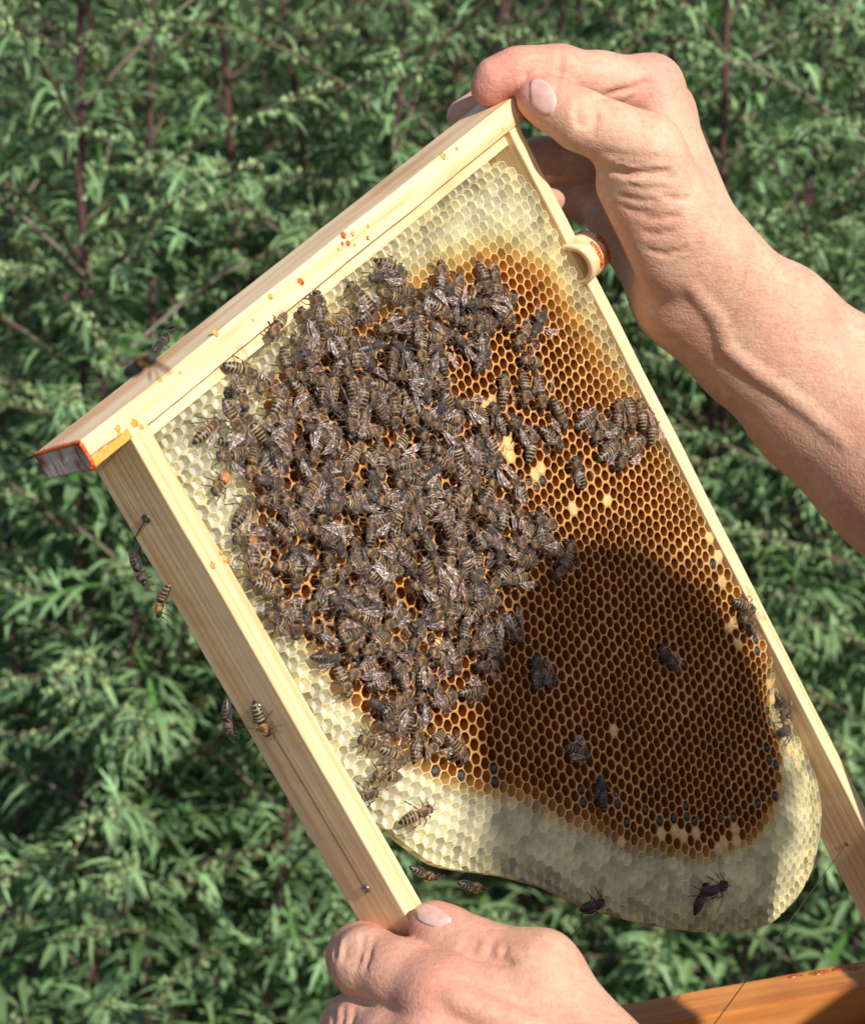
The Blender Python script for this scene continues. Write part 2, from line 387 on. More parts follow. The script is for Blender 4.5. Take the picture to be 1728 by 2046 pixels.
for r in range(0, 84):
    vv = 6.2 + r * ROW
    for i in range(0, 56):
        uu, pitch = lat(i, r % 2)
        if uu > 246: continue
        hexa = []
        for k in range(12):
            if k % 2 == 0:
                kk = k // 2; a = (0, pitch / 2, pitch / 2, 0, -pitch / 2, -pitch / 2)[kk]; b = (-2, -1, 1, 2, 1, -1)[kk] * ROW / 3
            else:
                kk = k // 2; k2 = (kk + 1) % 6
                a = ((0, pitch / 2, pitch / 2, 0, -pitch / 2, -pitch / 2)[kk] + (0, pitch / 2, pitch / 2, 0, -pitch / 2, -pitch / 2)[k2]) / 2
                b = ((-2, -1, 1, 2, 1, -1)[kk] + (-2, -1, 1, 2, 1, -1)[k2]) / 2 * ROW / 3
            hexa.append(warp(uu + a, vv + b))
        cu, cv = warp(uu, vv)
        inside = in_poly(OUT, cu, cv); near_free = cv > 130 and seg_dist(FREE, cu, cv) < 6
        if not inside and not (near_free and seg_dist(FREE, cu, cv) < 1.9): continue
        if inside and not near_free and seg_dist(OUT, cu, cv, True) < 0.9: continue
        if near_free:                                               # trim to the clean free edge
            hexa = [(a, b) if in_poly(OUT, a, b) else close_pt(FREE, a, b) for a, b in hexa]
            cu, cv = sum(a for a, b in hexa) / 12, sum(b for a, b in hexa) / 12
        # clip to the bars
        hexa = [(min(max(a, 9.5), 243.1), max(b, 4.9)) for a, b in hexa]
        if vv < 12:                                                 # the first rows run up to the wood
            hexa = [(a, (4.9 if b < vv - 1.3 and r == 0 else b)) for a, b in hexa]
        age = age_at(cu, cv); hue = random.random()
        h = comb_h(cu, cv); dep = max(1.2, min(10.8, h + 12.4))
        dep = min(dep, 3.0 + 0.6 * random.random() + 8.0 * sstep(0.03, 0.5, age))
        shrink = 0.925 + random.uniform(-0.045, 0.02)
        vs = []; rim = []
        rin = 0.5 * min(pitch, 4.9) * shrink
        steep = cv > 120 and seg_dist(FREE, cu, cv) < 40
        hh = [comb_h(a, b) if steep else h for a, b in hexa]
        for (a, b), hv_ in zip(hexa, hh): vs.append(L(a, b, hv_ + 0.10 + 0.06 * noise.noise(Vector((a, b, 0))))); rim.append(1.0)
        lip = []
        for k, (a, b) in enumerate(hexa):
            dx, dy = a - cu, b - cv; dd = math.hypot(dx, dy) + 1e-6
            kq = 0.72 * age; rr = min(dd - 0.15 - 0.07 * age, dd * 0.91 * (1 - kq) + rin * kq)
            rr = max(min(0.5, dd * 0.8), rr); lip.append((cu + dx / dd * rr, cv + dy / dd * rr))
        for (a, b), hv_ in zip(lip, hh): vs.append(L(a, b, hv_ - 0.12)); rim.append(0.85)
        for (a, b), hv_ in zip(lip, hh): vs.append(L(cu + (a - cu) * 1.03, cv + (b - cv) * 1.03, hv_ - 0.6)); rim.append(0.12)
        tv = dep * 0.13
        for (a, b) in lip[::1]: vs.append(L(cu + (a - cu) * 0.9, cv + (b - cv) * 0.9 + tv, h - dep)); rim.append(0.0)
        vs.append(L(cu, cv + tv, h - dep - (0.8 if age > .3 else 0.1))); rim.append(0.0)
        fs = []
        for k in range(12):
            k2 = (k + 1) % 12
            for lv in (0, 12, 24): fs.append((k + lv, k + lv + 12, k2 + lv + 12, k2 + lv))
            fs.append((k + 36, 48, k2 + 36))
        c = f2c(cu, cv, h); sz = 1.0 / c[2] ** 2
        cells.append((cu, cv, vs, fs, age, hue, sz, rim, h, dep, hexa, lip, pitch))

def wax_material():
    t = NT('beeswax_cells')
    age = t.attr('age').outputs['Fac']; rim = t.attr('rim').outputs['Fac']; hue = t.attr('hue').outputs['Fac']
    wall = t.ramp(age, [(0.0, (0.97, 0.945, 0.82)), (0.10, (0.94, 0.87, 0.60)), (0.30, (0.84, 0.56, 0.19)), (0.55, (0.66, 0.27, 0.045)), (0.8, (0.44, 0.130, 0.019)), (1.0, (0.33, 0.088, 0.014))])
    wall = t.mix(t.math('MULTIPLY', hue, 0.30), wall, t.mix(0.5, wall, (0.30, 0.12, 0.03)), 'MIX') if False else wall
    rimc = t.ramp(age, [(0.0, (0.94, 0.88, 0.58)), (0.35, (0.88, 0.66, 0.26)), (1.0, (0.68, 0.345, 0.095))])
    n = t.noise(420, 3, 0.6, t.coord('Object'))
    rimc = t.mix(t.math('MULTIPLY', t.ramp(n.outputs[0], [(0.5, (0, 0, 0)), (0.75, (1, 1, 1))]), 0.35), rimc, (0.60, 0.34, 0.10))
    rf = t.ramp(rim, [(0.1, (0, 0, 0)), (0.75, (1, 1, 1))])
    c = t.mix(rf, wall, rimc)
    hv = t.n('ShaderNodeHueSaturation'); t.l(c, hv.inputs['Color'])
    t.l(t.math('ADD', t.math('MULTIPLY', hue, 0.34), 0.83), hv.inputs['Value'])
    c = hv.outputs[0]
    t.set(Base_Color=c, Roughness=0.36); t.p.inputs['Specular IOR Level'].default_value = 0.4
    t.bump(n.outputs[0], 0.15, 0.0004)
    tr = t.n('ShaderNodeBsdfTranslucent'); t.l(c, tr.inputs[0]); mx = t.n('ShaderNodeMixShader')
    t.l(t.math('SUBTRACT', 0.62, t.math('MULTIPLY', age, 0.40)), mx.inputs[0]); t.l(t.p.outputs[0], mx.inputs[1]); t.l(tr.outputs[0], mx.inputs[2]); t.l(mx.outputs[0], t.out.inputs[0])
    return t.m
wax = wax_material()
comb = None
# bees' cluster on the comb (photograph outline), used to know which cells stay in sight
CL_PX = [(470, 740), (560, 640), (640, 590), (750, 535), (800, 525), (860, 570), (930, 580), (1000, 580), (1040, 610), (1000, 650), (950, 680), (900, 690), (870, 740), (900, 790), (960, 800), (1000, 850), (1010, 930), (1050, 1000), (1090, 1060), (1140, 1110), (1060, 1150), (1010, 1200), (1000, 1290), (1000, 1340), (900, 1320), (870, 1330), (850, 1430), (830, 1470), (700, 1390), (670, 1330), (620, 1260), (530, 1220), (500, 1130), (490, 1000), (450, 900), (410, 860), (470, 810)]
CL = np.array([back(x, y, 3.2) for x, y in CL_PX])

# middle wall and far side of the comb
def slab():
    bm = bmesh.new(); n = len(OUT); cen = OUT.mean(0)
    dens = []
    for i in range(n):
        a, b = OUT[i], OUT[(i + 1) % n]; m = max(1, int(np.linalg.norm(b - a) / 4))
        for k in range(m): dens.append(a + (b - a) * k / m)
    f = []; m_ = []; bk = []
    for p in dens:
        jag = 0.5 * noise.noise(Vector((p[0] * .4, p[1] * .4, 0)))
        d = (cen - p); d = d / np.linalg.norm(d)
        edge = 1 if (seg_dist(FREE, *p) < 2 and p[1] > 150) else 0
        q = p + d * (0.6 + jag * edge); f.append(bm.verts.new(L(q[0], q[1], -12.2 if not edge else -10.4)))
        m_.append(bm.verts.new(L(q[0], q[1], -13.4)))
        q = p + d * (1.0 + 6 * edge); bk.append(bm.verts.new(L(q[0], q[1], -22.5 if not edge else -19)))
    k = len(dens)
    for i in range(k):
        j = (i + 1) % k
        bm.faces.new((f[i], f[j], m_[j], m_[i])); bm.faces.new((m_[i], m_[j], bk[j], bk[i]))
    bm.faces.new(bk); g = bm.faces.new([bm.verts.new(v.co + Vector((0, 0, -0.0016))) for v in f])
    bmesh.ops.recalc_face_normals(bm, faces=list(bm.faces))
    me = bm_mesh(bm, 'comb')
    fattr(me, 'age', [age_at(v.co.x * 1000, -v.co.y * 1000) * 0.8 for v in me.vertices]); fattr(me, 'rim', [0.4] * len(me.vertices)); fattr(me, 'hue', [0.5] * len(me.vertices))
    return mk_me('comb', me, wax, frame)
comb = slab(); tag(comb, 'natural honeycomb, white at the edges and dark brown in the middle')

cap_m = NT('cell_cappings'); _n = cap_m.noise(500, 3, 0.6, cap_m.coord('Object'))
cap_m.set(Base_Color=cap_m.ramp(_n.outputs[0], [(0.3, (0.56, 0.32, 0.11)), (0.7, (0.74, 0.49, 0.21))]), Roughness=0.6); cap_m.bump(_n.outputs[0], 0.6, 0.0006); cap_m = cap_m.m
PLUG_PX = [(868, 1538), (921, 1545), (984, 1555), (990, 1535), (1163, 1588), (1164, 1612), (1206, 1620), (1238, 1612), (1243, 1645), (1282, 1615), (1318, 1640), (1348, 1632), (1376, 1605), (1374, 1630), (1394, 1637), (1433, 1638), (1458, 1632), (1322, 1662), (1510, 1602), (1550, 1600), (1524, 1498), (1545, 1468), (1530, 1525), (1542, 1530), (1512, 1285), (1519, 1305), (1543, 1420), (1540, 1440), (1420, 1120), (457, 790), (1080, 958)]
PLUGS = np.array([back(x, y, -1.5) for x, y in PLUG_PX])
ctr = np.array([(c[0], c[1]) for c in cells])
def nearest(P): return int(((ctr - P) ** 2).sum(1).argmin())
capped = {nearest(p) for p in CAPS}; plugged = {nearest(p) for p in PLUGS} - capped
def visible(k):
    c = cells[k]; x, y = f2px(c[0], c[1], c[8])
    if not (0 < x < 1728 and 0 < y < 2046) or k in capped: return False
    return not in_poly(CL, c[0], c[1])
order = sorted([k for k in range(len(cells)) if visible(k)], key=lambda k: -cells[k][6] * cells[k][12])
single = set(order[:300])
V = []; Fc = []; A = []; Rm = []; Hu = []
for k, c in enumerate(cells):
    cu, cv, vs, fs, age, hue, sz, rim, h, dep, hexa, lip, pitch = c
    vs = list(vs); fs = list(fs); rim = list(rim)
    if seg_dist(OUT, cu, cv, True) < 7:
        b0 = len(vs)
        for (a, b) in hexa: vs.append(L(a, b, max(h - dep, -12.6))); rim.append(0.6)
        for j in range(12): fs.append((j, (j + 1) % 12, b0 + (j + 1) % 12, b0 + j))
    if k in single:
        me = bpy.data.meshes.new('cell'); org = Vector(L(cu, cv, h))
        me.from_pydata([tuple(Vector(p) - org) for p in vs], [], fs); me.update(); me.materials.append(wax)
        fattr(me, 'age', [age] * len(vs)); fattr(me, 'rim', rim); fattr(me, 'hue', [hue] * len(vs))
        o = bpy.data.objects.new('cell', me); col.objects.link(o); o.parent = comb; o.location = org
    else:
        b = len(V); V += vs; Fc += [tuple(i + b for i in f) for f in fs]; A += [age] * len(vs); Rm += rim; Hu += [hue] * len(vs)
    if k in capped:
        n = 12; cvs = []; cfs = []
        for lv, (s, z) in enumerate(((0.99, -0.25), (0.94, 0.06), (0.7, 0.22), (0.35, 0.30))):
            for (a, b) in hexa: cvs.append(L(cu + (a - cu) * s, cv + (b - cv) * s, h + z + 0.18 * noise.noise(Vector((a * 2, b * 2, lv)))))
        cvs.append(L(cu, cv, h + 0.30))
        for lv in range(3):
            for j in range(n): cfs.append((lv * n + j, lv * n + (j + 1) % n, lv * n + n + (j + 1) % n, lv * n + n + j))
        for j in range(n): cfs.append((3 * n + j, 3 * n + (j + 1) % n, 4 * n))
        mk('cell_cap', cvs, cfs, cap_m, comb, True)
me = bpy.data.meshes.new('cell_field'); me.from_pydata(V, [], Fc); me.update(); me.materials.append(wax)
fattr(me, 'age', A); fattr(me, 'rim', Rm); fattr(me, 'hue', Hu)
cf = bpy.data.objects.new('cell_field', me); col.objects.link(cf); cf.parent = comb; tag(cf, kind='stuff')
plug_m = NT('dark_cell_plug'); _n = plug_m.noise(900, 3, 0.6, plug_m.coord('Object'))
plug_m.set(Base_Color=plug_m.ramp(_n.outputs[0], [(0.35, (0.012, 0.014, 0.018)), (0.65, (0.07, 0.08, 0.09))]), Roughness=0.35); plug_m.bump(_n.outputs[0], 0.9, 0.001); plug_m = plug_m.m
for k in plugged:
    c = cells[k]; blob('cell_plug', c[0], c[1], c[8] - 0.9, 1.75, plug_m, 'w', 0.8, k, comb, thick=1.4)
# ------------------------------------------------------------------ bees
def bee_mats():
    t = NT('bee_body'); a = t.attr('col').outputs['Color']; g = t.attr('shine').outputs['Fac']
    n = t.noise(1800, 3, 0.7, t.coord('Object')); n2 = t.noise(5000, 2, 0.5, t.coord('Object'))
    inf = t.n('ShaderNodeObjectInfo')
    c = t.mix(0.55, a, t.ramp(n2.outputs[0], [(0.3, (0.3, 0.3, 0.3)), (0.75, (1.7, 1.6, 1.5))]), 'MULTIPLY')
    hv = t.n('ShaderNodeHueSaturation'); t.l(c, hv.inputs['Color']); t.l(t.math('ADD', t.math('MULTIPLY', inf.outputs['Random'], 0.7), 0.65), hv.inputs['Value'])
    t.set(Base_Color=hv.outputs[0], Roughness=t.math('SUBTRACT', 0.75, t.math('MULTIPLY', g, 0.53)))
    t.p.inputs['Sheen Weight'].default_value = 0.15
    t.bump(n.outputs[0], 0.35, 0.0004)
    w = NT('bee_wing'); inf2 = w.n('ShaderNodeObjectInfo'); oc = w.coord('Object', (1, 3.0, 1)); n = w.noise(700, 3, 0.65, oc); n3 = w.noise(1500, 2, 0.6, w.coord('Object', (0.35, 2.0, 1)))
    w.set(Base_Color=w.ramp(n.outputs[0], [(0.32, (0.12, 0.08, 0.055)), (0.50, (0.36, 0.235, 0.15)), (0.66, (0.92, 0.83, 0.88))]), Roughness=0.22)  # pale lilac streaks in the base colour imitate sun glints on the wings
    w.p.inputs['Specular IOR Level'].default_value = 1.0; w.p.inputs['IOR'].default_value = 1.8
    w.bump(n.outputs[0], 0.9, 0.0010)
    tr = w.n('ShaderNodeBsdfTransparent'); tr.inputs[0].default_value = (0.86, 0.78, 0.70, 1); mx = w.n('ShaderNodeMixShader')
    w.l(w.math('MULTIPLY', w.ramp(n.outputs[0], [(0.36, (0.06, 0.06, 0.06)), (0.68, (0.88, 0.88, 0.88))]), w.math('ADD', 0.17, w.math('MULTIPLY', w.math('POWER', inf2.outputs['Random'], 2.4), 0.98)), True), mx.inputs[0])
    w.l(tr.outputs[0], mx.inputs[1]); w.l(w.p.outputs[0], mx.inputs[2]); w.l(mx.outputs[0], w.out.inputs[0])
    return t.m, w.m
bee_m, wing_m = bee_mats()

class Body:
    def __init__(s): s.v = []; s.f = []; s.c = []; s.g = []
    def rings(s, R, col, shine, cap=True, n=12):
        """R: list of (centre, half width axis, half height axis) ; col / shine per ring"""
        b = len(s.v)
        for i, (c, a, h) in enumerate(R):
            for k in range(n):
                t = 2 * math.pi * k / n
                s.v.append(Vector(c) + Vector(a) * math.cos(t) + Vector(h) * math.sin(t)); s.c.append(col[i] if not callable(col) else col(i, math.sin(t))); s.g.append(shine[i] if isinstance(shine, list) else shine)
        for i in range(len(R) - 1):
            for k in range(n):
                k2 = (k + 1) % n; s.f.append((b + i * n + k, b + i * n + k2, b + (i + 1) * n + k2, b + (i + 1) * n + k))
        if cap:
            s.f.append(tuple(b + k for k in range(n))[::-1]); s.f.append(tuple(b + (len(R) - 1) * n + k for k in range(n)))
    def tube(s, pts, rad, colr, shine=0.5, n=4):
        R = []
        for i, p in enumerate(pts):
            p = Vector(p); d = (Vector(pts[min(i + 1, len(pts) - 1)]) - Vector(pts[max(i - 1, 0)])).normalized()
            a = d.orthogonal().normalized(); h = d.cross(a); R.append((p, a * rad[i], h * rad[i]))
        s.rings(R, [colr] * len(R), shine, True, n)
    def ell(s, c, rx, ry, rz, colf, shine, rot=None, n=12, m=9):
        R = []; cols = []
        M = rot or Matrix.Identity(3)
        for i in range(m):
            t = math.pi * (0.06 + 0.88 * i / (m - 1)); x = -math.cos(t) * rx; r = math.sin(t)
            R.append((Vector(c) + M @ Vector((x, 0, 0)), M @ Vector((0, ry * r, 0)), M @ Vector((0, 0, rz * r))))
        s.rings(R, colf if callable(colf) else [colf] * m, shine, True, n)
    def hair(s, p, d, ln, w, colr):
        a = d.orthogonal().normalized() * w; b = len(s.v)
        for q in (p - a, p + a, p + d * ln): s.v.append(q); s.c.append(colr); s.g.append(0.1)
        s.f.append((b, b + 1, b + 2))

def make_bee(style, seed):
    R = random.Random(seed); b = Body()
    dark = (0.016, 0.010, 0.007); band = {'n': (0.31, 0.190, 0.068), 'd': (0.12, 0.08, 0.04), 'o': (0.40, 0.26, 0.10), 'p': (0.345, 0.25, 0.12)}[style]
    orange = (0.42, 0.145, 0.025)
    fuzz = (0.28, 0.148, 0.045) if style != 'd' else (0.085, 0.052, 0.026)
    bend = R.uniform(-0.10, 0.16); side = R.uniform(-0.10, 0.10)
    # abdomen: six plates, each dark with a pale hair band along its fore edge
    Rg = []; cl = []; sh = []
    N = 25
    for i in range(N):
        t = i / (N - 1); x = -1.15 - 7.0 * t
        r = 2.0 * (math.sin(math.pi * min(1, 0.16 + t * 0.80) ** 0.9) ** 0.75) * (1 - 0.10 * t); r = max(r, 0.22)
        ph = (t * 6.2) % 1.0
        r *= 1 + 0.035 * (0.5 - ph)
        z = 2.5 - 0.75 * t - bend * 6 * t * t; y = side * 5 * t * t
        Rg.append(((x, y, z), (0, r * 1.0, 0), (0, 0, r * 0.86)))
        pale = (ph < 0.30) and t < 0.86 and t > 0.06
        c = band if pale else dark
        if style == 'o' and 0.05 < t < 0.50: c = orange if ph > 0.25 else (0.5, 0.25, 0.06)
        cl.append(c); sh.append(0.15 if pale else 0.85)
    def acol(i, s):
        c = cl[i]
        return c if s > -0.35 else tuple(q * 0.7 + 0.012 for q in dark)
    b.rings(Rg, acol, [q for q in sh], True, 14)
    # thorax
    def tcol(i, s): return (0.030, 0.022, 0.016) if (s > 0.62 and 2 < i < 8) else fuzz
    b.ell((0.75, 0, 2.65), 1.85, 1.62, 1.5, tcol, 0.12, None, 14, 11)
    b.tube([(-0.9, 0, 2.5), (-1.5, side * .2, 2.5)], [0.75, 0.8], dark, 0.4, 8)
    # head: a wide wedge with two glossy eyes
    hx = Matrix.Rotation(R.uniform(0.55, 1.05), 3, 'Y') @ Matrix.Rotation(R.uniform(-.2, .2), 3, 'X')
    b.ell((2.95, 0, 2.3), 0.85, 1.5, 1.2, (0.028, 0.02, 0.014), 0.45, hx, 12, 9)
    b.ell((2.75, 0, 2.95), 0.6, 0.7, 0.5, (0.15, 0.085, 0.035), 0.1, None, 8, 6)
    for sgn in (-1, 1):
        b.ell((3.0, sgn * 1.12, 2.3), 0.56, 0.45, 0.95, (0.010, 0.008, 0.008), 0.95, hx, 10, 7)
        an = R.uniform(-.3, .3)
        b.tube([(3.75, sgn * 0.35, 2.5), (4.75, sgn * (0.75 + an * .5), 2.9), (5.6, sgn * (1.0 + an), 2.1), (6.1, sgn * (1.05 + an * 1.5), 1.2)], [0.12, 0.11, 0.10, 0.09], (0.03, 0.02, 0.014), 0.4, 5)
        # three legs a side
        for (x0, fx, fy, kz) in ((1.9, 3.3, 3.1, 2.6), (0.7, 0.9, 4.6, 2.9), (-0.4, -2.9, 4.1, 2.9)):
            j = lambda s: R.uniform(-s, s)
            fx2, fy2 = fx + j(1.0), fy + j(0.8)
            k = Vector((x0 + (fx2 - x0) * 0.5, sgn * fy2 * 0.62, kz + j(.4))); f = Vector((fx2, sgn * fy2, 0.25)); e = f + Vector(((fx2 - x0) * 0.25, sgn * 0.7, -0.1))
            lc = (0.055, 0.032, 0.018)
            b.tube([(x0, sgn * 1.0, 1.6), tuple(k), tuple(k.lerp(f, 0.55)), tuple(f), tuple(e)], [0.22, 0.26, 0.30 if x0 < 0 else 0.24, 0.17, 0.08], lc, 0.35, 5)
    # fur
    for q in range(170):
        d = Vector((R.gauss(0, 1), R.gauss(0, 1), R.gauss(0.3, 1))).normalized()
        p = Vector((0.75 + d.x * 1.75, d.y * 1.52, 2.65 + d.z * 1.4)); k = R.uniform(0.8, 1.7)
        b.hair(p, (d + Vector((-.25, 0, .1))).normalized(), R.uniform(0.45, 0.95), 0.05, tuple(min(1, x * k * 1.35) for x in fuzz))
    for q in range(60):
        i = R.randrange(2, 21); (c, a, h) = Rg[i]
        if cl[i] is dark: continue
        t = R.uniform(0, math.pi); d = Vector((0, math.cos(t), math.sin(t)))
        p = Vector(c) + Vector(a) * math.cos(t) + Vector(h) * math.sin(t); b.hair(p, (d * .6 + Vector((-1, 0, 0))).normalized(), R.uniform(.35, .6), 0.045, tuple(min(1, x * 1.3) for x in band))
    me = bpy.data.meshes.new('bee'); me.from_pydata([tuple(q * 0.001) for q in b.v], [], b.f); me.update(); me.materials.append(bee_m)
    cattr(me, 'col', b.c); fattr(me, 'shine', b.g); me.polygons.foreach_set('use_smooth', [True] * len(me.polygons))
    return me
def make_wing(seed, spread=0.0):
    """fore and hind wing of one side (left, +y), hinge at the origin, pointing backwards"""
    R = random.Random(seed); V = []; F = []
    def blade(pts, z0, tilt):
        b = len(V); m = len(pts)
        V.append(Vector((pts[0][0] * .0, 0, z0)))
        for (x, y) in pts: V.append(Vector((x, y, z0 + 0.05 * math.sin(x * 1.7) + 0.10 * abs(y) * tilt + 0.04 * R.uniform(-1, 1))))
        c = Vector((0, 0, 0))
        for q in V[b + 1:]: c += q
        c /= m; c.z += 0.12; ci = len(V); V.append(c)
        idx = list(range(b, b + m + 1))
        for i in range(len(idx)): F.append((idx[i], idx[(i + 1) % len(idx)], ci))
    blade([(-1.5, -0.25), (-3.5, -0.55), (-5.8, -0.85), (-7.6, -0.75), (-8.6, -0.1), (-8.75, 0.6), (-8.1, 1.35), (-6.8, 1.85), (-5.0, 1.75), (-3.2, 1.15), (-1.6, 0.5)], 0.15, 0.6)
    blade([(-1.4, 0.5), (-3.0, 1.2), (-4.6, 1.9), (-5.8, 2.5), (-5.7, 3.0), (-4.8, 3.1), (-3.4, 2.7), (-2.0, 1.7)] if spread else [(-1.4, 0.3), (-3.2, 0.7), (-5.0, 1.5), (-6.0, 2.1), (-5.9, 2.5), (-5.0, 2.55), (-3.5, 2.1), (-2.0, 1.3)], -0.1, 0.3)
    me = bpy.data.meshes.new('wing'); me.from_pydata([tuple(q * 0.001) for q in V], [], F); me.update(); me.materials.append(wing_m)
    me.polygons.foreach_set('use_smooth', [True] * len(me.polygons)); return me
BEES = {'n': [make_bee('n', 100 + i) for i in range(7)], 'd': [make_bee('d', 200 + i) for i in range(3)], 'o': [make_bee('o', 300)], 'p': [make_bee('p', 400 + i) for i in range(3)]}
WINGS = [make_wing(i, i % 2) for i in range(4)]
BEE_S = 1.16
def put_bee(M, style='n', wing=None, scale=1.0, label=None, group=None, rnd=random):
    o = bpy.data.objects.new('honey_bee', rnd.choice(BEES[style])); col.objects.link(o)
    o.matrix_world = M @ Matrix.Scale(scale * BEE_S, 4)
    w0 = wing if wing is not None else rnd.choice([0.08, 0.13, 0.17, 0.22, 0.28, 0.34, 0.42, 0.6])
    for sgn in (1, -1):
        w = bpy.data.objects.new('wing', rnd.choice(WINGS)); col.objects.link(w); w.parent = o
        a = w0 * 0.9 + rnd.uniform(-.09, .07)
        w.matrix_local = Matrix.Translation((0.0004, sgn * 0.0011, 0.0041 + 0.0002 * sgn)) @ Matrix.Rotation(-a * sgn, 4, 'Z') @ Matrix.Rotation(rnd.uniform(-.12, .30) - .02, 4, 'Y') @ Matrix.Rotation(rnd.uniform(-.1, .35) * -sgn, 4, 'X') @ Matrix.Diagonal((0.92, -0.85 if sgn < 0 else 0.85, 0.9, 1.0))
    tag(o, label, 'bee', group); return o
def bee_on_comb(u, v, hu, hv, lift=0.0, tilt=(0, 0), **kw):
    h = comb_h(u, v)
    e = 3.0
    n = Vector((-(comb_h(u + e, v) - comb_h(u - e, v)) / (2 * e), (comb_h(u, v + e) - comb_h(u, v - e)) / (2 * e), 1)).normalized()
    x = Vector((hu, -hv, 0)); x = (x - n * x.dot(n)).normalized(); y = n.cross(x)
    M = Matrix(((x[0], y[0], n[0]), (x[1], y[1], n[1]), (x[2], y[2], n[2]))).to_4x4()
    M = Matrix.Translation(L(u, v, h + 0.1 + lift)) @ M @ Matrix.Rotation(tilt[0], 4, 'Y') @ Matrix.Rotation(tilt[1], 4, 'X')
    return put_bee(FRAME_M @ M, **kw)
def px_bee(x, y, hx, hy, **kw):
    w = 1.6; u, v = back(x, y, w); u2, v2 = back(x + hx * 10, y + hy * 10, w)
    return bee_on_comb(u, v, u2 - u, v2 - v, **kw), (u, v)
placed = []
G_EDGE = 'bees scattered round the edge of the cluster'
L_EDGE = 'striped brown worker bee at the loose edge of the cluster on sunlit comb'
def describe(u, v, hu, hv, style, wing, where, verb=''):
    k = {'n': 'brown striped', 'd': 'dark', 'p': 'pale striped', 'o': 'orange striped'}[style]
    w = 'wings folded' if wing < .19 else ('wings half open' if wing < .45 else 'wings spread')
    a = math.atan2(hv, hu); to = ['right bar', 'comb tip', 'left bar', 'top bar'][int(((a + math.pi / 4) % (2 * math.pi)) // (math.pi / 2))]
    return f'{k} {verb}bee, {w}, head to {to}, {where}'
def edge_where(u, v):
    x, y = f2px(u, v, 0)
    if x > 1165: return 'in small patch by right bar'
    if y < 625 and x > 850: return 'on cells above the cluster'
    if x > 960 and y < 960: return 'on brown cells beside cluster'
    if y > 1340: return 'at tail of the cluster'
    if x > 940: return 'on shadow side of cluster'
    if y < 700: return 'at cluster rim under top bar'
    return 'at cluster rim by left bar'
def P(x, y, hx, hy, style='n', wing=None, label=None, group=None, **kw):
    if label is None:
        u, v = back(x, y, 1.6); u2, v2 = back(x + hx * 10, y + hy * 10, 1.6)
        label, group = describe(u, v, u2 - u, v2 - v, style, wing, edge_where(u, v)), G_EDGE
    o, uv = px_bee(x, y, hx, hy, style=style, wing=wing, label=label, group=group, **kw); placed.append(uv); return o
for a in [(879, 544, .05, -1, 'p', .15), (914, 568, .3, -1, 'p', .2), (989, 558, 0, -1, 'n', .1), (971, 567, .25, 1, 'n', .2), (1017, 598, .95, -.3, 'n', .5), (935, 607, -1, .05, 'd', .9), (978, 645, 1, 0, 'p', .2),
          (1073, 653, -.5, .8, 'd', .9), (1040, 677, -.6, .8, 'n', .3), (966, 710, .45, -.9, 'd', .15), (1055, 721, -1, -.1, 'n', .9), (1007, 770, 0, -1, 'n', .4), (1082, 795, .15, 1, 'n', .2), (1050, 787, 0, 1, 'n', .3),
          (1122, 836, .35, .9, 'n', .4), (1064, 880, .1, -1, 'p', .6), (1110, 880, .7, .7, 'n', .3), (1154, 934, -.3, -1, 'p', .6), (1180, 833, .8, -.6, 'p', .2), (1235, 819, .05, -1, 'n', .2), (1261, 838, .1, 1, 'n', .35),
          (1281, 818, -.1, -1, 'p', .25), (1302, 846, -.05, -1, 'n', .1), (1197, 868, -.5, .8, 'n', .4), (1230, 865, 1, -.1, 'n', .3), (1224, 897, .75, -.6, 'p', .2), (1275, 885, .8, -.6, 'n', .2), (1243, 920, -.35, .9, 'n', .6),
          (1035, 852, -.5, -.85, 'n', .3), (990, 826, -.4, -.9, 'p', .35), (866, 1492, -.6, .8, 'n', .7), (921, 1503, .6, .8, 'n', .15), (955, 1378, .97, -.2, 'p', .2), (897, 1394, .9, -.4, 'p', .3), (834, 1475, .05, -1, 'n', .2),
          (781, 1452, -1, -.3, 'p', .3), (740, 1476, -.9, -.3, 'n', .35), (800, 1508, .85, .5, 'p', .15), (505, 1140, -.05, 1, 'n', .2), (545, 1178, .9, .4, 'p', .2), (570, 1213, -.9, -.2, 'n', .3), (632, 1258, -.95, -.3, 'n', .3),
          (425, 855, .7, -.7, 'n', .2), (452, 912, -1, 0, 'n', .8), (500, 742, .9, .4, 'p', .7), (644, 603, -.1, -1, 'n', .2), (620, 635, -.5, -.8, 'n', .2), (557, 655, -.6, .8, 'p', .2), (795, 540, .8, .6, 'n', .5),
          (762, 556, -1, .1, 'd', .4), (772, 588, -.9, -.35, 'n', .3), (815, 583, 1, .2, 'p', .3), (853, 595, .05, -1, 'n', .2), (1118, 1140, -.5, .9, 'n', .2), (1140, 1100, .3, -1, 'n', .5), (1025, 1160, -.9, .2, 'n', .3), (968, 1330, -.95, .1, 'n', .6),
          (1040, 1030, -.3, -.9, 'n', .3), (1095, 1045, .8, .5, 'n', .3), (1075, 1085, -.8, .5, 'n', .3), (1060, 1120, .9, .2, 'p', .3), (985, 1200, .9, .2, 'n', .4), (970, 1260, 0, -1, 'p', .2), (925, 1285, -.2, 1, 'p', .3), (690, 1370, .3, .9, 'p', .2)]:
    P(*a)
P(437, 970, -.6, .8, 'o', .12, 'bee with an orange-banded abdomen on white cells near left bar, facing down')
P(484, 1080, -1, -.1, 'o', .12, 'bee with an orange-banded abdomen beside the dense cluster, facing the left bar')
P(548, 1235, -.75, -.6, 'n', .5, 'bee with spread wings on pale cells against left bar below the cluster')
P(785, 1543, -.95, 0, 'n', .6, 'bee on pale cells just below the tail of the cluster, head towards left bar')
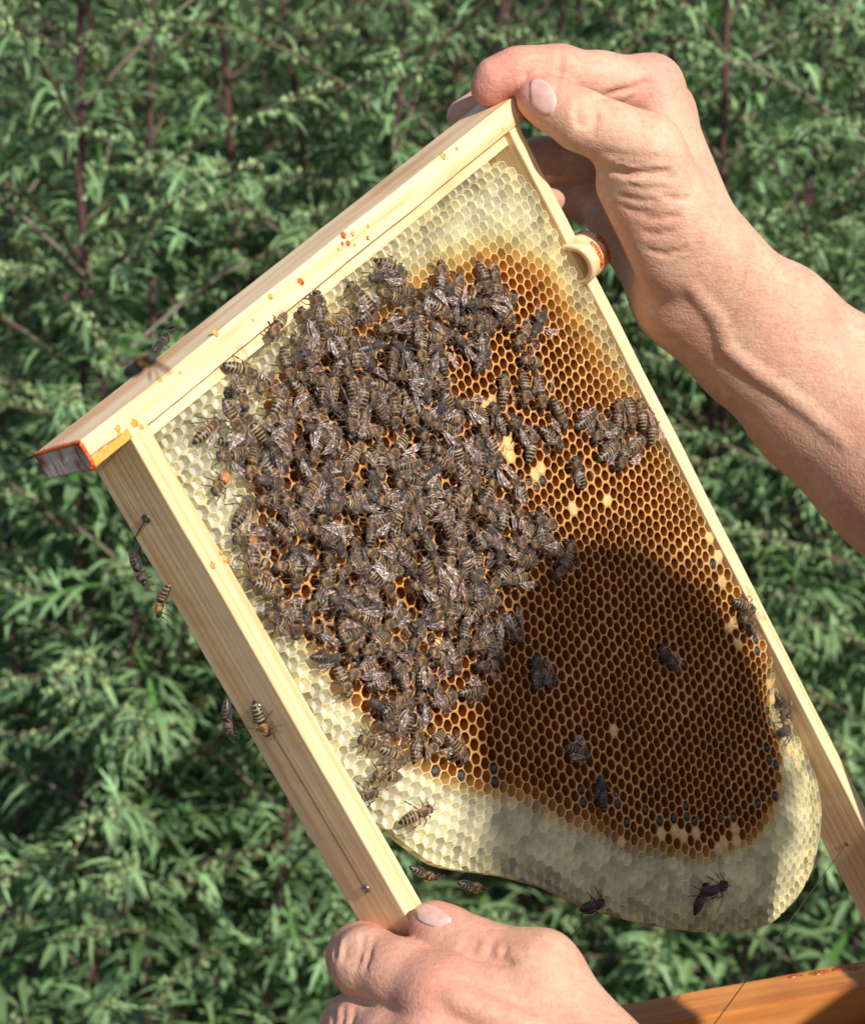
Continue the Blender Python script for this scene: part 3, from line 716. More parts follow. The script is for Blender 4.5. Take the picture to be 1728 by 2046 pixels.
P(765, 1580, .95, -.3, 'n', .1, 'bee with wings folded, tail touching the left bar on white comb')
P(865, 1617, .8, -.6, 'p', .14, 'lone bee with antennae out on the sunlit white comb near the lower edge')
SH = 'bees in the shaded part of the comb'
for a, lb in [((1030, 1262, .4, .9, 'n', .2), 'bee at the left border of the shadow on brown cells, facing down'), ((1071, 1333, 0, -1, 'd', .15), 'upper bee of a touching pair in the shaded brown cells'), ((1097, 1352, .9, .3, 'p', .4), 'banded bee of a touching pair in the shaded brown cells'),
              ((1332, 1310, -.6, -.85, 'd', .12), 'lone bee with bluish folded wings in the middle of the shaded brown cells'), ((1162, 1505, .9, .4, 'p', .3), 'banded bee alone on shaded brown cells below the pale capped cell'), ((1200, 1575, -.1, -1, 'd', 1.0), 'bee with wings held out among dark plugged cells in the shade'),
              ((1418, 1779, .1, -1, 'd', .2), 'left bee of a dark pair on shaded white wax at the comb tip'), ((1447, 1768, .75, -.45, 'd', 1.2), 'right bee of a dark pair on shaded white wax at the comb tip, wing out'),
              ((1494, 1213, .8, .4, 'p', .7), 'upper bee of a pair by the right bar, striped tail towards the comb'), ((1492, 1242, -.7, -.6, 'n', .5), 'lower bee of a pair by the right bar, head towards the comb'),
              ((1598, 1415, .5, .8, 'd', .9), 'bee clinging where the comb edge leaves the right bar'), ((1583, 1460, .7, -.4, 'd', .7), 'black bee on the curved comb edge just under another by the right bar')]:
    P(*a, label=lb, group=SH)
# the dense cluster: darts with a short reach, heads every way, some bees climbing over others
LBL = 'striped brown worker bee packed inside the dense cluster on the comb'; GRP = 'worker bees of the dense cluster'
pts = list(placed); tries = 0; rb = random.Random(5); nclus = 0
lo = CL.min(0); hi = CL.max(0); CC = CL.mean(0)
CORE = np.array([back(x, y, 1.5) for x, y in [(560, 720), (700, 650), (850, 690), (880, 800), (960, 880), (1000, 1000), (980, 1180), (850, 1260), (760, 1330), (640, 1200), (540, 1100), (520, 900)]])
TARGET = 222
while nclus < TARGET and tries < 30000:
    tries += 1
    u = rb.uniform(lo[0], hi[0]); v = rb.uniform(lo[1], hi[1])
    if not in_poly(CL, u, v) or v < 11.5: continue
    core = in_poly(CORE, u, v)
    md = 6.3 if core else 6.9
    if tries > 6000: md -= 0.7
    if tries > 12000: md -= 0.7
    if any((u - a) ** 2 + (v - b) ** 2 < md * md for a, b in pts[-400:]): continue
    pts.append((u, v)); nclus += 1
    ang = rb.uniform(0, 2 * math.pi); over = rb.random() < 0.36
    sty = rb.choices(['n', 'd', 'p', 'o'], [0.58, 0.16, 0.26, 0.0])[0]; wg = rb.choice([0.08, 0.13, 0.17, 0.22, 0.28, 0.34, 0.42, 0.6])
    du, dv = (u - CC[0]) / 60, (v - CC[1]) / 60
    zone = 'in heart of cluster' if du * du + dv * dv < .22 else 'in cluster by ' + (('right bar' if du > 0 else 'left bar') if abs(du) > abs(dv) else ('comb tip' if dv > 0 else 'top bar'))
    lab = describe(u, v, math.cos(ang), math.sin(ang), sty, wg, zone, 'climbing ' if over else '')
    bee_on_comb(u, v, math.cos(ang), math.sin(ang), lift=(rb.uniform(1.6, 3.4) if over else rb.uniform(-0.4, 0.6)), tilt=(rb.uniform(-.22, .22), rb.uniform(-.35, .35)),
                style=sty, wing=wg, label=lab, group=GRP, scale=rb.uniform(0.93, 1.04), rnd=rb)
print('cluster bees', nclus, 'placed', len(placed))
def bee_at(pos_c, fwd_c, up_c, **kw):
    p = c2w(pos_c); x = (c2w(np.array(pos_c) + np.array(fwd_c)) - p).normalized(); z = (c2w(np.array(pos_c) + np.array(up_c)) - p); z = (z - x * z.dot(x)).normalized(); y = z.cross(x)
    M = Matrix(((x[0], y[0], z[0], p[0]), (x[1], y[1], z[1], p[1]), (x[2], y[2], z[2], p[2]), (0, 0, 0, 1)))
    return put_bee(M, **kw)
uD, vD, wD = RF[:, 0], RF[:, 1], -RF[:, 2]
def bee_left(x, y, hv, hw, **kw):
    v, w = left_face(x, y); return bee_at(f2c(-0.1, v, w), vD * hv + wD * hw, -uD, **kw)
bee_left(535, 1440, .97, -.1, style='o' if False else 'p', wing=1.15, label='bee with legs spread crawling over the wire on the left bar outer face', group=None)
def bee_back(v, hu, hv, lift, lb, style='n', wing=0.6, u=2.0):
    bee_at(f2c(u, v, -25.2 - lift), uD * hu + vD * hv, -wD * 0.9 - uD * 0.45, style=style, wing=wing, label=lb)
def back_edge(y):
    # v on the back edge of the left bar at a photograph row
    lo_, hi_ = 0.0, 400.0
    for _ in range(40):
        m = (lo_ + hi_) / 2
        if f2px(0, m, -25)[1] < y: lo_ = m
        else: hi_ = m
    return lo_
for (x, y, dx, dy, st, wg, lb) in [(322, 1205, .75, .65, 'n', .6, 'bee at back edge of left bar carrying a pollen load, tail on the wood'), (280, 1135, -.5, .85, 'd', .3, 'dark bee hanging off the back edge of left bar, uppermost of two close together'),
                               (468, 1437, .15, 1, 'd', .8, 'dark bee half hidden at back edge of left bar beside the crawling one')]:
    v = back_edge(y); c = f2c(-1.0, v, -26.0)
    bee_at(c + (-uD) * 0.6, vD * dy + (-uD) * 0.35 - uD * 0 + wD * (0.0 - dx * .6), -uD * .75 - wD * .65, style=st, wing=wg, label=lb)
tb = f2c(108, -10.3, -24.0)
v_, = (0,)
def top_back(x):
    lo_, hi_ = 0.0, 260.0
    for _ in range(40):
        m = (lo_ + hi_) / 2
        if f2px(m, -10, -25)[0] < x: lo_ = m
        else: hi_ = m
    return lo_
ub = top_back(345)
bee_at(f2c(ub, -11.0, -25.4), uD * .9 - wD * .3, -vD * .5 - wD * .8, style='d', wing=.3, label='bee peeping over the far edge of the top bar')
# in flight just over the top bar
bee_at(pxd(283, 742, 705), (0.62, -0.30, -0.72), (0.25, -0.85, 0.35), style='n', wing=1.35, label='bee in flight just above the top bar')
# bees under the free edge of the comb, on its far side
for (x, y, hx, hy, st, lb) in [(779, 1676, .5, .8, 'd', 'bee under the comb edge in the corner beside left bar, head down'), (872, 1733, .9, .35, 'n', 'bee hanging under the sunlit comb edge between two others'), (965, 1757, .95, .1, 'p', 'golden-faced bee hanging under the comb edge where the shadow begins'),
                               (1166, 1803, .95, -.25, 'd', 'black bee with raised legs on the shaded lower comb edge')]:
    u, v = back(x, y, -13); u2, v2 = back(x + hx * 10, y + hy * 10, -13)
    d = np.array([u2 - u, v2 - v]); d /= np.linalg.norm(d)
    c = f2c(u, v, -16.0 if x < 1100 else -9.5)
    bee_at(c, uD * d[0] + vD * d[1], (vD * 0.75 - wD * 0.35 - uD * 0.3) if x < 1100 else (vD * .5 + wD * .8), style=st, wing=.7, label=lb)
# ------------------------------------------------------------------ the beekeeper: one continuous skin grown from distance fields
def seg(p, a, b, r0, r1):
    ab = b - a; t = np.clip(((p - a) @ ab) / (ab @ ab), 0, 1)
    q = p - a - t[:, None] * ab; return np.sqrt((q * q).sum(1)) - (r0 + (r1 - r0) * t)
def smin(a, b, k):
    h = np.clip(k - np.abs(a - b), 0, None) / k; return np.minimum(a, b) - h * h * k * 0.25
def smax(a, b, k): return -smin(-a, -b, k)
def chain(p, J, k=4.0):
    d = None
    for (a, b) in zip(J[:-1], J[1:]):
        e = seg(p, a[0], b[0], a[1], b[1]); d = e if d is None else smin(d, e, k)
    return d
def J(*pts): return [(pxd(x, y, d), r) for (x, y, d, r) in pts]
# right hand: joints read off the photograph, each at its own depth
RH = dict(
    thumb=J((1074, 194, 1046, 8.6), (1102, 206, 1044, 10.0), (1160, 240, 1041, 11.3), (1225, 268, 1042, 11.6), (1288, 305, 1044, 14.5)),
    index=J((975, 178, 1052, 6.8), (992, 158, 1051, 7.9), (1035, 142, 1051, 8.7), (1075, 140, 1052, 8.4), (1118, 142, 1053, 9.6), (1200, 155, 1060, 9.6), (1298, 175, 1070, 12.6)),
    middle=J((926, 232, 1084, 7.0), (990, 200, 1088, 8.4), (1120, 195, 1090, 9.3), (1320, 225, 1092, 12.8)),
    ring=J((1010, 330, 1104, 7.5), (1080, 318, 1108, 8.6), (1165, 320, 1108, 9.6), (1335, 285, 1108, 12.5)),
    pinky=J((1050, 420, 1112, 6.6), (1110, 400, 1116, 7.6), (1180, 400, 1114, 8.6), (1330, 345, 1116, 11.5)))
RP = [J((1298, 178, 1072, 12.6), (1420, 490, 1062, 14.0)), J((1320, 225, 1092, 12.8), (1420, 510, 1078, 14.5)), J((1335, 285, 1108, 12.5), (1405, 530, 1090, 14)), J((1330, 345, 1116, 11.5), (1380, 560, 1096, 14)),
      J((1288, 305, 1044, 14.5), (1372, 455, 1054, 15.5)), J((1258, 365, 1052, 13.6), (1335, 515, 1060, 14.5)), J((1228, 425, 1098, 13.0), (1345, 595, 1084, 14.5)), J((1300, 330, 1078, 15), (1370, 520, 1074, 16)),
      J((1405, 500, 1066, 13.5), (1446, 545, 1074, 13.6)), J((1350, 590, 1080, 14), (1385, 622, 1090, 14.5))]
elbowR = np.array((300., 90., 1060.))
RA = [[(pxd(1442, 535, 1072), 14.2), (pxd(1560, 630, 1092), 18.6), (pxd(1700, 770, 1100), 24), (pxd(1840, 890, 1095), 31), (elbowR + (8, -6, 0), 36)],
      [(pxd(1372, 605, 1084), 14.7), (pxd(1480, 706, 1100), 17.8), (pxd(1620, 822, 1106), 22.5), (pxd(1770, 938, 1098), 27), (elbowR + (-8, 10, 0), 36)]]
def sd_right(p):
    f = chain(p, RH['index'], 5)
    for n in ('middle', 'ring', 'pinky'): f = smin(f, chain(p, RH[n], 5), 1.6)
    f = smin(f, chain(p, RH['thumb'], 5), 1.6)
    q = None
    for c in RP:
        e = chain(p, c); q = e if q is None else smin(q, e, 9)
    a = smin(chain(p, RA[0], 12), chain(p, RA[1], 12), 32)
    q = smin(q, a, 16)
    return smin(f, q, 7.0)
# left hand
LH = dict(
    thumb=J((864, 1848, 934, 8.4), (890, 1868, 931, 9.8), (948, 1903, 925, 11.2), (1010, 1925, 920, 11.6), (1076, 1945, 914, 14.2)),
    index=J((840, 1895, 990, 7.5), (760, 1895, 984, 9), (722, 1912, 950, 11.6), (735, 1925, 937, 12.2), (800, 1950, 926, 12.2), (890, 1998, 912, 14.6)),
    middle=J((820, 2030, 990, 7.5), (750, 2025, 985, 9), (712, 2052, 948, 11.8), (728, 2064, 935, 12.2), (790, 2085, 918, 12.5), (860, 2120, 903, 14.4)),
    ring=J((820, 2160, 985, 7.5), (745, 2160, 975, 9), (715, 2185, 940, 11.4), (790, 2220, 912, 12), (845, 2240, 898, 13.8)),
    pinky=J((800, 2290, 970, 6.5), (745, 2290, 955, 8), (730, 2300, 930, 10), (845, 2350, 895, 12.5)))
LP = [J((890, 1998, 912, 14.6), (1190, 2190, 892, 16)), J((860, 2120, 903, 14.4), (1170, 2270, 886, 16)), J((845, 2240, 898, 13.8), (1150, 2340, 884, 15.5)), J((845, 2350, 895, 12.5), (1130, 2400, 886, 15)),
      J((1076, 1945, 914, 14.2), (1205, 2125, 902, 16)), J((980, 2010, 915, 15), (1180, 2180, 900, 18))]
elbowL = np.array((165., 318., 735.))
LA = [[(pxd(1195, 2160, 896), 17), (pxd(1330, 2330, 862), 22), (elbowL + (6, -6, 6), 34)], [(pxd(1145, 2350, 886), 17), (pxd(1280, 2480, 850), 22), (elbowL + (-6, 8, 0), 34)]]
def sd_left(p):
    f = chain(p, LH['index'], 5)
    for n in ('middle', 'ring', 'pinky'): f = smin(f, chain(p, LH[n], 5), 1.6)
    f = smin(f, chain(p, LH['thumb'], 5), 1.6)
    q = None
    for c in LP:
        e = chain(p, c); q = e if q is None else smin(q, e, 9)
    q = smin(q, smin(chain(p, LA[0], 12), chain(p, LA[1], 12), 24), 16)
    return smin(f, q, 7.0)
def march(sd, pts, z0, z1, n=400):
    """where camera rays through photograph points first meet a field (camera mm)"""
    rays = np.array([pxd(x, y, 1.0) for x, y in pts]); out = np.full(len(pts), np.nan)
    z = np.full(len(pts), float(z0))
    for _ in range(n):
        d = sd(rays * z[:, None]); z = z + np.clip(d, -1, 8) * 0.8
        if np.all((np.abs(d) < 0.02) | (z > z1)): break
    z[z > z1] = np.nan
    return rays * z[:, None]
def dense(poly, step=6.0):
    o = []
    for a, b in zip(poly[:-1], poly[1:]):
        m = max(1, int(math.hypot(b[0] - a[0], b[1] - a[1]) / step)); o += [(a[0] + (b[0] - a[0]) * k / m, a[1] + (b[1] - a[1]) * k / m) for k in range(m)]
    return o + [poly[-1]]
def lines(sd, polys, z0, z1):
    S = []
    for (poly, r, off) in polys:
        q = march(sd, dense(poly), z0, z1); q = q[~np.isnan(q[:, 0])]
        m = len(q)
        for i in range(m - 1):
            if np.linalg.norm(q[i + 1] - q[i]) > 12: continue
            f0 = math.sin(math.pi * (i + .5) / m) ** 0.5; r0 = r * (0.45 + 0.55 * f0)
            dirn = q[i] / np.linalg.norm(q[i]); o2 = off + (1 - f0) * (1.2 if off > 1 else 0); S.append((q[i] + dirn * o2, q[i + 1] + dirn * o2, r0))
    return S
CR_R = [([(1157, 194), (1151, 226), (1156, 256)], 1.0, -.25), ([(1176, 200), (1180, 228), (1167, 254)], 1.0, -.25), ([(1190, 206), (1192, 232), (1180, 266)], .9, -.3), ([(1166, 197), (1164, 226), (1161, 255)], .7, -.25),
        ([(1182, 323), (1219, 339), (1254, 348), (1289, 348), (1335, 344)], 1.6, -.1), ([(1205, 307), (1270, 313), (1335, 318)], .7, -.45), ([(1225, 322), (1277, 329), (1310, 331)], .8, -.45), ([(1250, 372), (1280, 377), (1335, 376)], 0.7, -.62),
        ([(1236, 392), (1275, 402), (1312, 404)], 0.7, -.62), ([(1262, 428), (1300, 437), (1360, 434)], .75, -.6), ([(1282, 466), (1310, 470), (1345, 463)], .8, -.55), ([(1262, 352), (1300, 360), (1350, 356)], .8, -.5), ([(1240, 414), (1270, 424), (1300, 424)], .7, -.5), ([(1290, 500), (1330, 510), (1370, 498)], .8, -.5), ([(1320, 390), (1350, 400), (1385, 396)], .7, -.5),
        ([(1178, 200), (1225, 188), (1262, 178), (1300, 160)], 1.1, -.2), ([(1240, 212), (1275, 190), (1298, 166)], 0.9, -.3), ([(1068, 118), (1052, 135), (1048, 158)], .9, -.35), ([(1122, 104), (1118, 140), (1110, 178)], .9, -.4)]
VN_R = [([(1375, 560), (1430, 630), (1452, 690), (1500, 730), (1570, 780), (1700, 890)], 1.2, 3.1)]
CR_L = [([(672, 1880), (668, 1912)], 1.0, -.25), ([(690, 1876), (684, 1920)], 1.1, -.25), ([(704, 1872), (698, 1928)], .9, -.3), ([(724, 1868), (711, 1930)], 1.2, -.25), ([(744, 1872), (728, 1936)], 0.9, -.3), ([(664, 2016), (664, 2046)], 1.0, -.2), ([(684, 2012), (682, 2046)], 1.0, -.2), ([(706, 2012), (702, 2046)], .9, -.2),
        ([(934, 1906), (975, 1914), (1018, 1924)], 1.5, -.2), ([(984, 1884), (976, 1900), (971, 1918)], 1.0, -.3), ([(938, 1868), (930, 1884), (920, 1896)], 1.0, -.3), ([(952, 1872), (946, 1888), (936, 1900)], .9, -.3), ([(1010, 1890), (1000, 1912)], .8, -.3)]
VN_L = [([(900, 1990), (960, 2020), (1060, 2060)], 2.2, 2.0)]
def grid_mesh(sd, lo, hi, h, extra=None):
    """surface nets: a smooth quad skin on the zero set of sd inside a box"""
    n = np.ceil((hi - lo) / h / 4).astype(int) * 4 + 1
    ax = [lo[i] + h * np.arange(n[i]) for i in range(3)]
    cx = [a[::4] for a in ax]
    G = np.stack(np.meshgrid(*cx, indexing='ij'), -1); D = sd(G.reshape(-1, 3)).reshape(G.shape[:3])
    full = np.empty(n, np.float32)
    near = np.abs(D) < h * 4 * 1.9
    blk = near[:-1, :-1, :-1]
    for s in np.ndindex(2, 2, 2): blk = blk | near[s[0]:near.shape[0] - 1 + s[0], s[1]:near.shape[1] - 1 + s[1], s[2]:near.shape[2] - 1 + s[2]]
    up = np.repeat(np.repeat(np.repeat(D, 4, 0), 4, 1), 4, 2)
    full[:] = up[:n[0], :n[1], :n[2]]
    m = np.zeros(n, bool); b4 = np.repeat(np.repeat(np.repeat(blk, 4, 0), 4, 1), 4, 2)
    m[:b4.shape[0], :b4.shape[1], :b4.shape[2]] = b4
    for d in range(3): m |= np.roll(m, 1, d)
    idx = np.argwhere(m); P = lo + idx * h
    val = np.concatenate([sd(c) for c in np.array_split(P, max(1, len(P) // 200000))])
    if extra is not None: val = extra(P, val)
    full[m] = val
    ins = full < 0
    nz = tuple(k - 1 for k in n)
    cnt = np.zeros(nz, np.int8); acc = np.zeros(nz + (3,), np.float32); num = np.zeros(nz, np.float32)
    sl = lambda s: tuple(slice(s[i], s[i] + nz[i]) for i in range(3))
    for s in np.ndindex(2, 2, 2): cnt += ins[sl(s)]
    act = (cnt > 0) & (cnt < 8); ai = np.argwhere(act)
    g = lambda o: full[ai[:, 0] + o[0], ai[:, 1] + o[1], ai[:, 2] + o[2]]
    pos = np.zeros((len(ai), 3)); w = np.zeros(len(ai))
    cor = list(np.ndindex(2, 2, 2)); vals = {c: g(c) for c in cor}
    for c in cor:
        for d in range(3):
            if c[d] == 0:
                e = list(c); e[d] = 1; e = tuple(e); a, b = vals[c], vals[e]; x = (a < 0) != (b < 0)
                t = np.where(x, a / np.where(np.abs(a - b) < 1e-9, 1, a - b), 0); pt = np.array(c, float) + np.outer(t, np.array(e, float) - np.array(c, float))
                pos += pt * x[:, None]; w += x
    V = lo + (ai + pos / w[:, None]) * h
    vid = np.full(nz, -1, np.int64); vid[act] = np.arange(len(ai))
    Q = []
    for d in range(3):
        o = [i for i in range(3) if i != d]
        a = ins; sh = [slice(None)] * 3; sh2 = [slice(None)] * 3; sh[d] = slice(0, -1); sh2[d] = slice(1, None)
        e = a[tuple(sh)] != a[tuple(sh2)]; ei = np.argwhere(e)
        ok = np.all([(ei[:, k] > 0) & (ei[:, k] < nz[k]) for k in o], 0) & (ei[:, d] < nz[d]); ei = ei[ok]
        q = []
        for (da, db) in ((0, 0), (1, 0), (1, 1), (0, 1)):
            r = ei.copy(); r[:, o[0]] -= da; r[:, o[1]] -= db; q.append(vid[r[:, 0], r[:, 1], r[:, 2]])
        q = np.stack(q, 1); fl = ins[ei[:, 0], ei[:, 1], ei[:, 2]]
        if d == 1: fl = ~fl
        q[fl] = q[fl][:, ::-1]; Q.append(q)
    Q = np.concatenate(Q); Q = Q[(Q >= 0).all(1)]
    return V, Q
def with_lines(cr, vn):
    def ex(P, val):
        near = np.abs(val) < 4.5; p = P[near]; v = val[near]
        for (a, b, r) in vn:
            m = ((p - (a + b) / 2) ** 2).sum(1) < 196
            if m.any(): v[m] = smin(v[m], seg(p[m], a, b, r, r), 5.0)
        for (a, b, r) in cr:
            m = ((p - (a + b) / 2) ** 2).sum(1) < 100
            if m.any(): v[m] = smax(v[m], -seg(p[m], a, b, r, r), 1.5)
        val = val.copy(); val[near] = v; return val
    return ex
exR = with_lines(lines(sd_right, CR_R, 980, 1150), lines(sd_right, VN_R, 960, 1150))
exL = with_lines(lines(sd_left, CR_L, 860, 1010), lines(sd_left, VN_L, 860, 1010))
# the rest of the body, coarser; head placed where its shadow falls on the comb
_t = np.array(f2c(*back(1300, 1640, -2), -2)); HEAD = _t + 590 * np.array((SUN_CAM.x, -SUN_CAM.y, -SUN_CAM.z))
DOWN = np.array((0, math.cos(PITCH), math.sin(PITCH)))                # true down in camera axes
FACE = np.array((-0.72, 0.0, 0.694)); FACE = FACE - DOWN * (FACE @ DOWN); FACE /= np.linalg.norm(FACE); SIDE = np.cross(DOWN, FACE); SIDE = SIDE if SIDE[0] > 0 else -SIDE
def B(s, d, f): return HEAD + SIDE * s + DOWN * d + FACE * f
def sd_body(p):
    h = seg(p, B(0, -32, -8), B(0, 12, 0), 80, 72); h = smin(h, seg(p, B(0, 45, 22), B(0, 82, 48), 56, 38), 40)
    h = smin(h, seg(p, B(0, 0, 78), B(0, 28, 98), 7, 12), 14)                              # nose
    for s in (-1, 1):
        h = smin(h, seg(p, B(s * 76, 0, -8), B(s * 80, 32, -6), 9, 8), 8)                    # ears
        h = smax(h, -seg(p, B(s * 26, -6, 92), B(s * 38, -6, 88), 12, 12), 16)                # eye hollows
        h = smin(h, seg(p, B(s * 30, -5, 72), B(s * 33, -5, 72), 11, 11), 4)
    h = smin(h, seg(p, B(-16, 58, 82), B(16, 58, 82), 6, 6), 12)
    b = seg(p, B(0, 70, -15), B(0, 165, -25), 54, 60); h = smin(h, b, 25)
    t = seg(p, B(-120, 215, -25), B(120, 215, -25), 70, 70)
    t = smin(t, seg(p, B(-65, 290, -20), B(-60, 560, -15), 98, 95), 60); t = smin(t, seg(p, B(65, 290, -20), B(60, 560, -15), 98, 95), 60)
    t = smin(t, seg(p, B(-55, 620, -15), B(55, 620, -15), 105, 105), 60)
    d = smin(h, t, 45)
    for s, el in ((1, elbowR), (-1, elbowL)):
        d = smin(d, seg(p, B(s * 165, 210, -20), el, 58, 37), 45)
        d = smin(d, chain(p, [(B(s * 92, 640, -10), 92), (B(s * 100, 1060, 5), 62), (B(s * 105, 1440, -20), 44)], 30), 40)
        d = smin(d, chain(p, [(B(s * 105, 1452, -45), 40), (B(s * 112, 1478, 70), 32), (B(s * 116, 1488, 150), 24)], 20), 20)
    return d
Vs = []; Qs = []; off = 0
aR = lambda p: sd_right(p)
boxR = (np.array((5., -205., 940.)), np.array((345., 135., 1160.))); boxL = (np.array((-60., 115., 700.)), np.array((205., 360., 1010.)))
for (sd, (lo, hi), h, ex) in ((sd_right, boxR, 1.25, exR), (sd_left, boxL, 1.25, exL), (sd_body, (HEAD - 1700, HEAD + 1700), 12.0, None)):
    if sd is sd_body:
        c = np.array([B(s, d, f) for s in (-330, 330) for d in (-140, 1560) for f in (-220, 260)] + [elbowR - 60, elbowR + 60, elbowL - 60, elbowL + 60]); lo, hi = c.min(0), c.max(0)
    v, q = grid_mesh(sd, lo, hi, h, ex); Vs.append(v); Qs.append(q + off); off += len(v)
SK_V = np.concatenate(Vs); SK_Q = np.concatenate(Qs)
def skin():
    t = NT('sunburnt_skin'); oc = t.coord('Object')
    n1 = t.noise(22, 4, 0.6, oc); n2 = t.noise(140, 3, 0.6, oc); n3 = t.noise(900, 2, 0.6, t.coord('Object', (1, 1, 1)))
    c = t.ramp(n1.outputs[0], [(0.28, (0.56, 0.325, 0.215)), (0.5, (0.62, 0.375, 0.255)), (0.72, (0.575, 0.285, 0.19))])
    c = t.mix(t.math('MULTIPLY', t.ramp(n2.outputs[0], [(0.45, (0, 0, 0)), (0.75, (1, 1, 1))]), 0.35), c, (0.52, 0.22, 0.145))
    n5 = t.noise(75, 3, 0.55, t.coord('Object', (1, 1, 1), (3, 1, 2))); c = t.mix(t.math('MULTIPLY', t.ramp(n5.outputs[0], [(0.48, (0, 0, 0)), (0.66, (1, 1, 1))]), 0.24), c, (0.60, 0.245, 0.17)); c = t.mix(t.math('MULTIPLY', t.ramp(n5.outputs[0], [(0.28, (1, 1, 1)), (0.42, (0, 0, 0))]), 0.35), c, (0.70, 0.47, 0.36))
    red = t.attr('red').outputs['Fac']
    c = t.mix(t.math('MULTIPLY', red, 0.7), c, (0.60, 0.22, 0.165))
    n4 = t.noise(420, 3, 0.65, oc); c = t.mix(0.30, c, t.ramp(n4.outputs[0], [(0.3, (0.62, 0.50, 0.45)), (0.7, (1.25, 1.22, 1.2))]), 'MULTIPLY')
    t.set(Base_Color=c, Roughness=t.math('ADD', 0.42, t.math('MULTIPLY', n4.outputs[0], 0.28))); t.p.inputs['Specular IOR Level'].default_value = 0.3
    t.p.inputs['Subsurface Weight'].default_value = 0.08; t.p.inputs['Subsurface Radius'].default_value = (0.008, 0.003, 0.0015); t.p.inputs['Subsurface Scale'].default_value = 0.35
    vo = t.n('ShaderNodeTexVoronoi'); vo.inputs['Scale'].default_value = 850; t.l(oc, vo.inputs['Vector'])
    wv = t.noise(1.0, 3, 0.65, t.coord('Object', (90, 420, 420), rot=(0.3, 0.5, 0.9)))
    hgt = t.math('ADD', t.math('MULTIPLY', vo.outputs['Distance'], 0.35), t.math('ADD', t.math('MULTIPLY', n3.outputs[0], 0.4), t.math('MULTIPLY', wv.outputs[0], 1.1)))
    t.bump(hgt, 0.34, 0.0010); return t.m
skin_m = skin()
me = bpy.data.meshes.new('person')
_W = c2w_np(SK_V); me.vertices.add(len(_W)); me.vertices.foreach_set('co', _W.ravel()); nq = len(SK_Q)
me.loops.add(nq * 4); me.loops.foreach_set('vertex_index', SK_Q.ravel()); me.polygons.add(nq); me.polygons.foreach_set('loop_start', np.arange(nq) * 4)
try: me.polygons.foreach_set('loop_total', np.full(nq, 4))
except Exception: pass
me.update(); me.validate(); me.polygons.foreach_set('use_smooth', [True] * len(me.polygons))
# flushed fingertips and knuckles
redness = np.zeros(len(SK_V))
for (j, s) in [(RH['index'][0], 11), (RH['index'][1], 10), (RH['thumb'][0], 8), (RH['index'][4], 6), (RH['index'][6], 9), (LH['thumb'][0], 8), (LH['index'][5], 14), (LH['index'][2], 8), (LH['middle'][5], 14), (LH['middle'][2], 9)]:
    redness = np.maximum(redness, np.exp(-((SK_V - j[0]) ** 2).sum(1) / (2 * (s + 4) ** 2)))
fattr(me, 'red', redness)
bm = bmesh.new(); bm.from_mesh(me); bmesh.ops.recalc_face_normals(bm, faces=list(bm.faces)); bm.to_mesh(me); bm.free()
FOOT = c2w(B(0, 1500, 0))
person = mk_me('person', me, skin_m)
tag(person, 'bare-armed person holding the hive frame by its lug and side bar', 'person')
nail_m = NT('fingernail'); _n = nail_m.noise(300, 2, 0.5, nail_m.coord('Object')); nail_m.set(Base_Color=nail_m.ramp(_n.outputs[0], [(0.3, (0.58, 0.32, 0.26)), (0.7, (0.68, 0.44, 0.37))]), Roughness=0.22); nail_m = nail_m.m
def nail(sd, poly, z0, z1):
    P_ = np.array(poly, float); c = P_.mean(0); n = len(P_); N = 4 * n
    ring = [];
    for k in range(N):
        i = k // 4; f = (k % 4) / 4; a = P_[i]; b = P_[(i + 1) % n]; p0 = P_[i - 1]; p3 = P_[(i + 2) % n]
        ring.append(0.5 * (2 * a + (b - p0) * f + (2 * p0 - 5 * a + 4 * b - p3) * f * f + (3 * a - p0 - 3 * b + p3) * f ** 3))
    ring = np.array(ring); pts = []; offs = []
    for s, o in ((1.0, -0.5), (0.97, 0.22), (0.8, 0.38), (0.5, 0.42), (0.2, 0.42)):
        pts += [tuple(c + (r - c) * s) for r in ring]; offs += [o] * N
    pts.append(tuple(c)); offs.append(0.42)
    Q = march(sd, pts, z0, z1); e = 0.4; G = np.stack([(sd(Q + np.eye(3)[i] * e) - sd(Q - np.eye(3)[i] * e)) for i in range(3)], 1); G /= np.linalg.norm(G, axis=1)[:, None]
    Q = Q + G * np.array(offs)[:, None]; W = c2w_np(Q); fs = []
    for l in range(4):
        for k in range(N): fs.append((l * N + k, l * N + (k + 1) % N, (l + 1) * N + (k + 1) % N, (l + 1) * N + k))
    for k in range(N): fs.append((4 * N + k, 4 * N + (k + 1) % N, 5 * N))
    me = bpy.data.meshes.new('fingernail'); me.from_pydata([tuple(w) for w in W], [], fs); me.update()
    o = mk_me('fingernail', me, nail_m, person, True)
    bm = bmesh.new(); bm.from_mesh(me); bmesh.ops.recalc_face_normals(bm, faces=list(bm.faces)); bm.to_mesh(me); bm.free(); return o
nail(sd_right, [(1058, 164), (1061, 203), (1077, 223), (1098, 231), (1110, 215), (1111, 195), (1101, 173), (1086, 160), (1070, 157)], 1000, 1150)
nail(sd_left, [(832, 1811), (830, 1825), (836, 1839), (854, 1848), (872, 1853), (888, 1848), (903, 1839), (890, 1824), (870, 1810), (849, 1804)], 880, 1010)
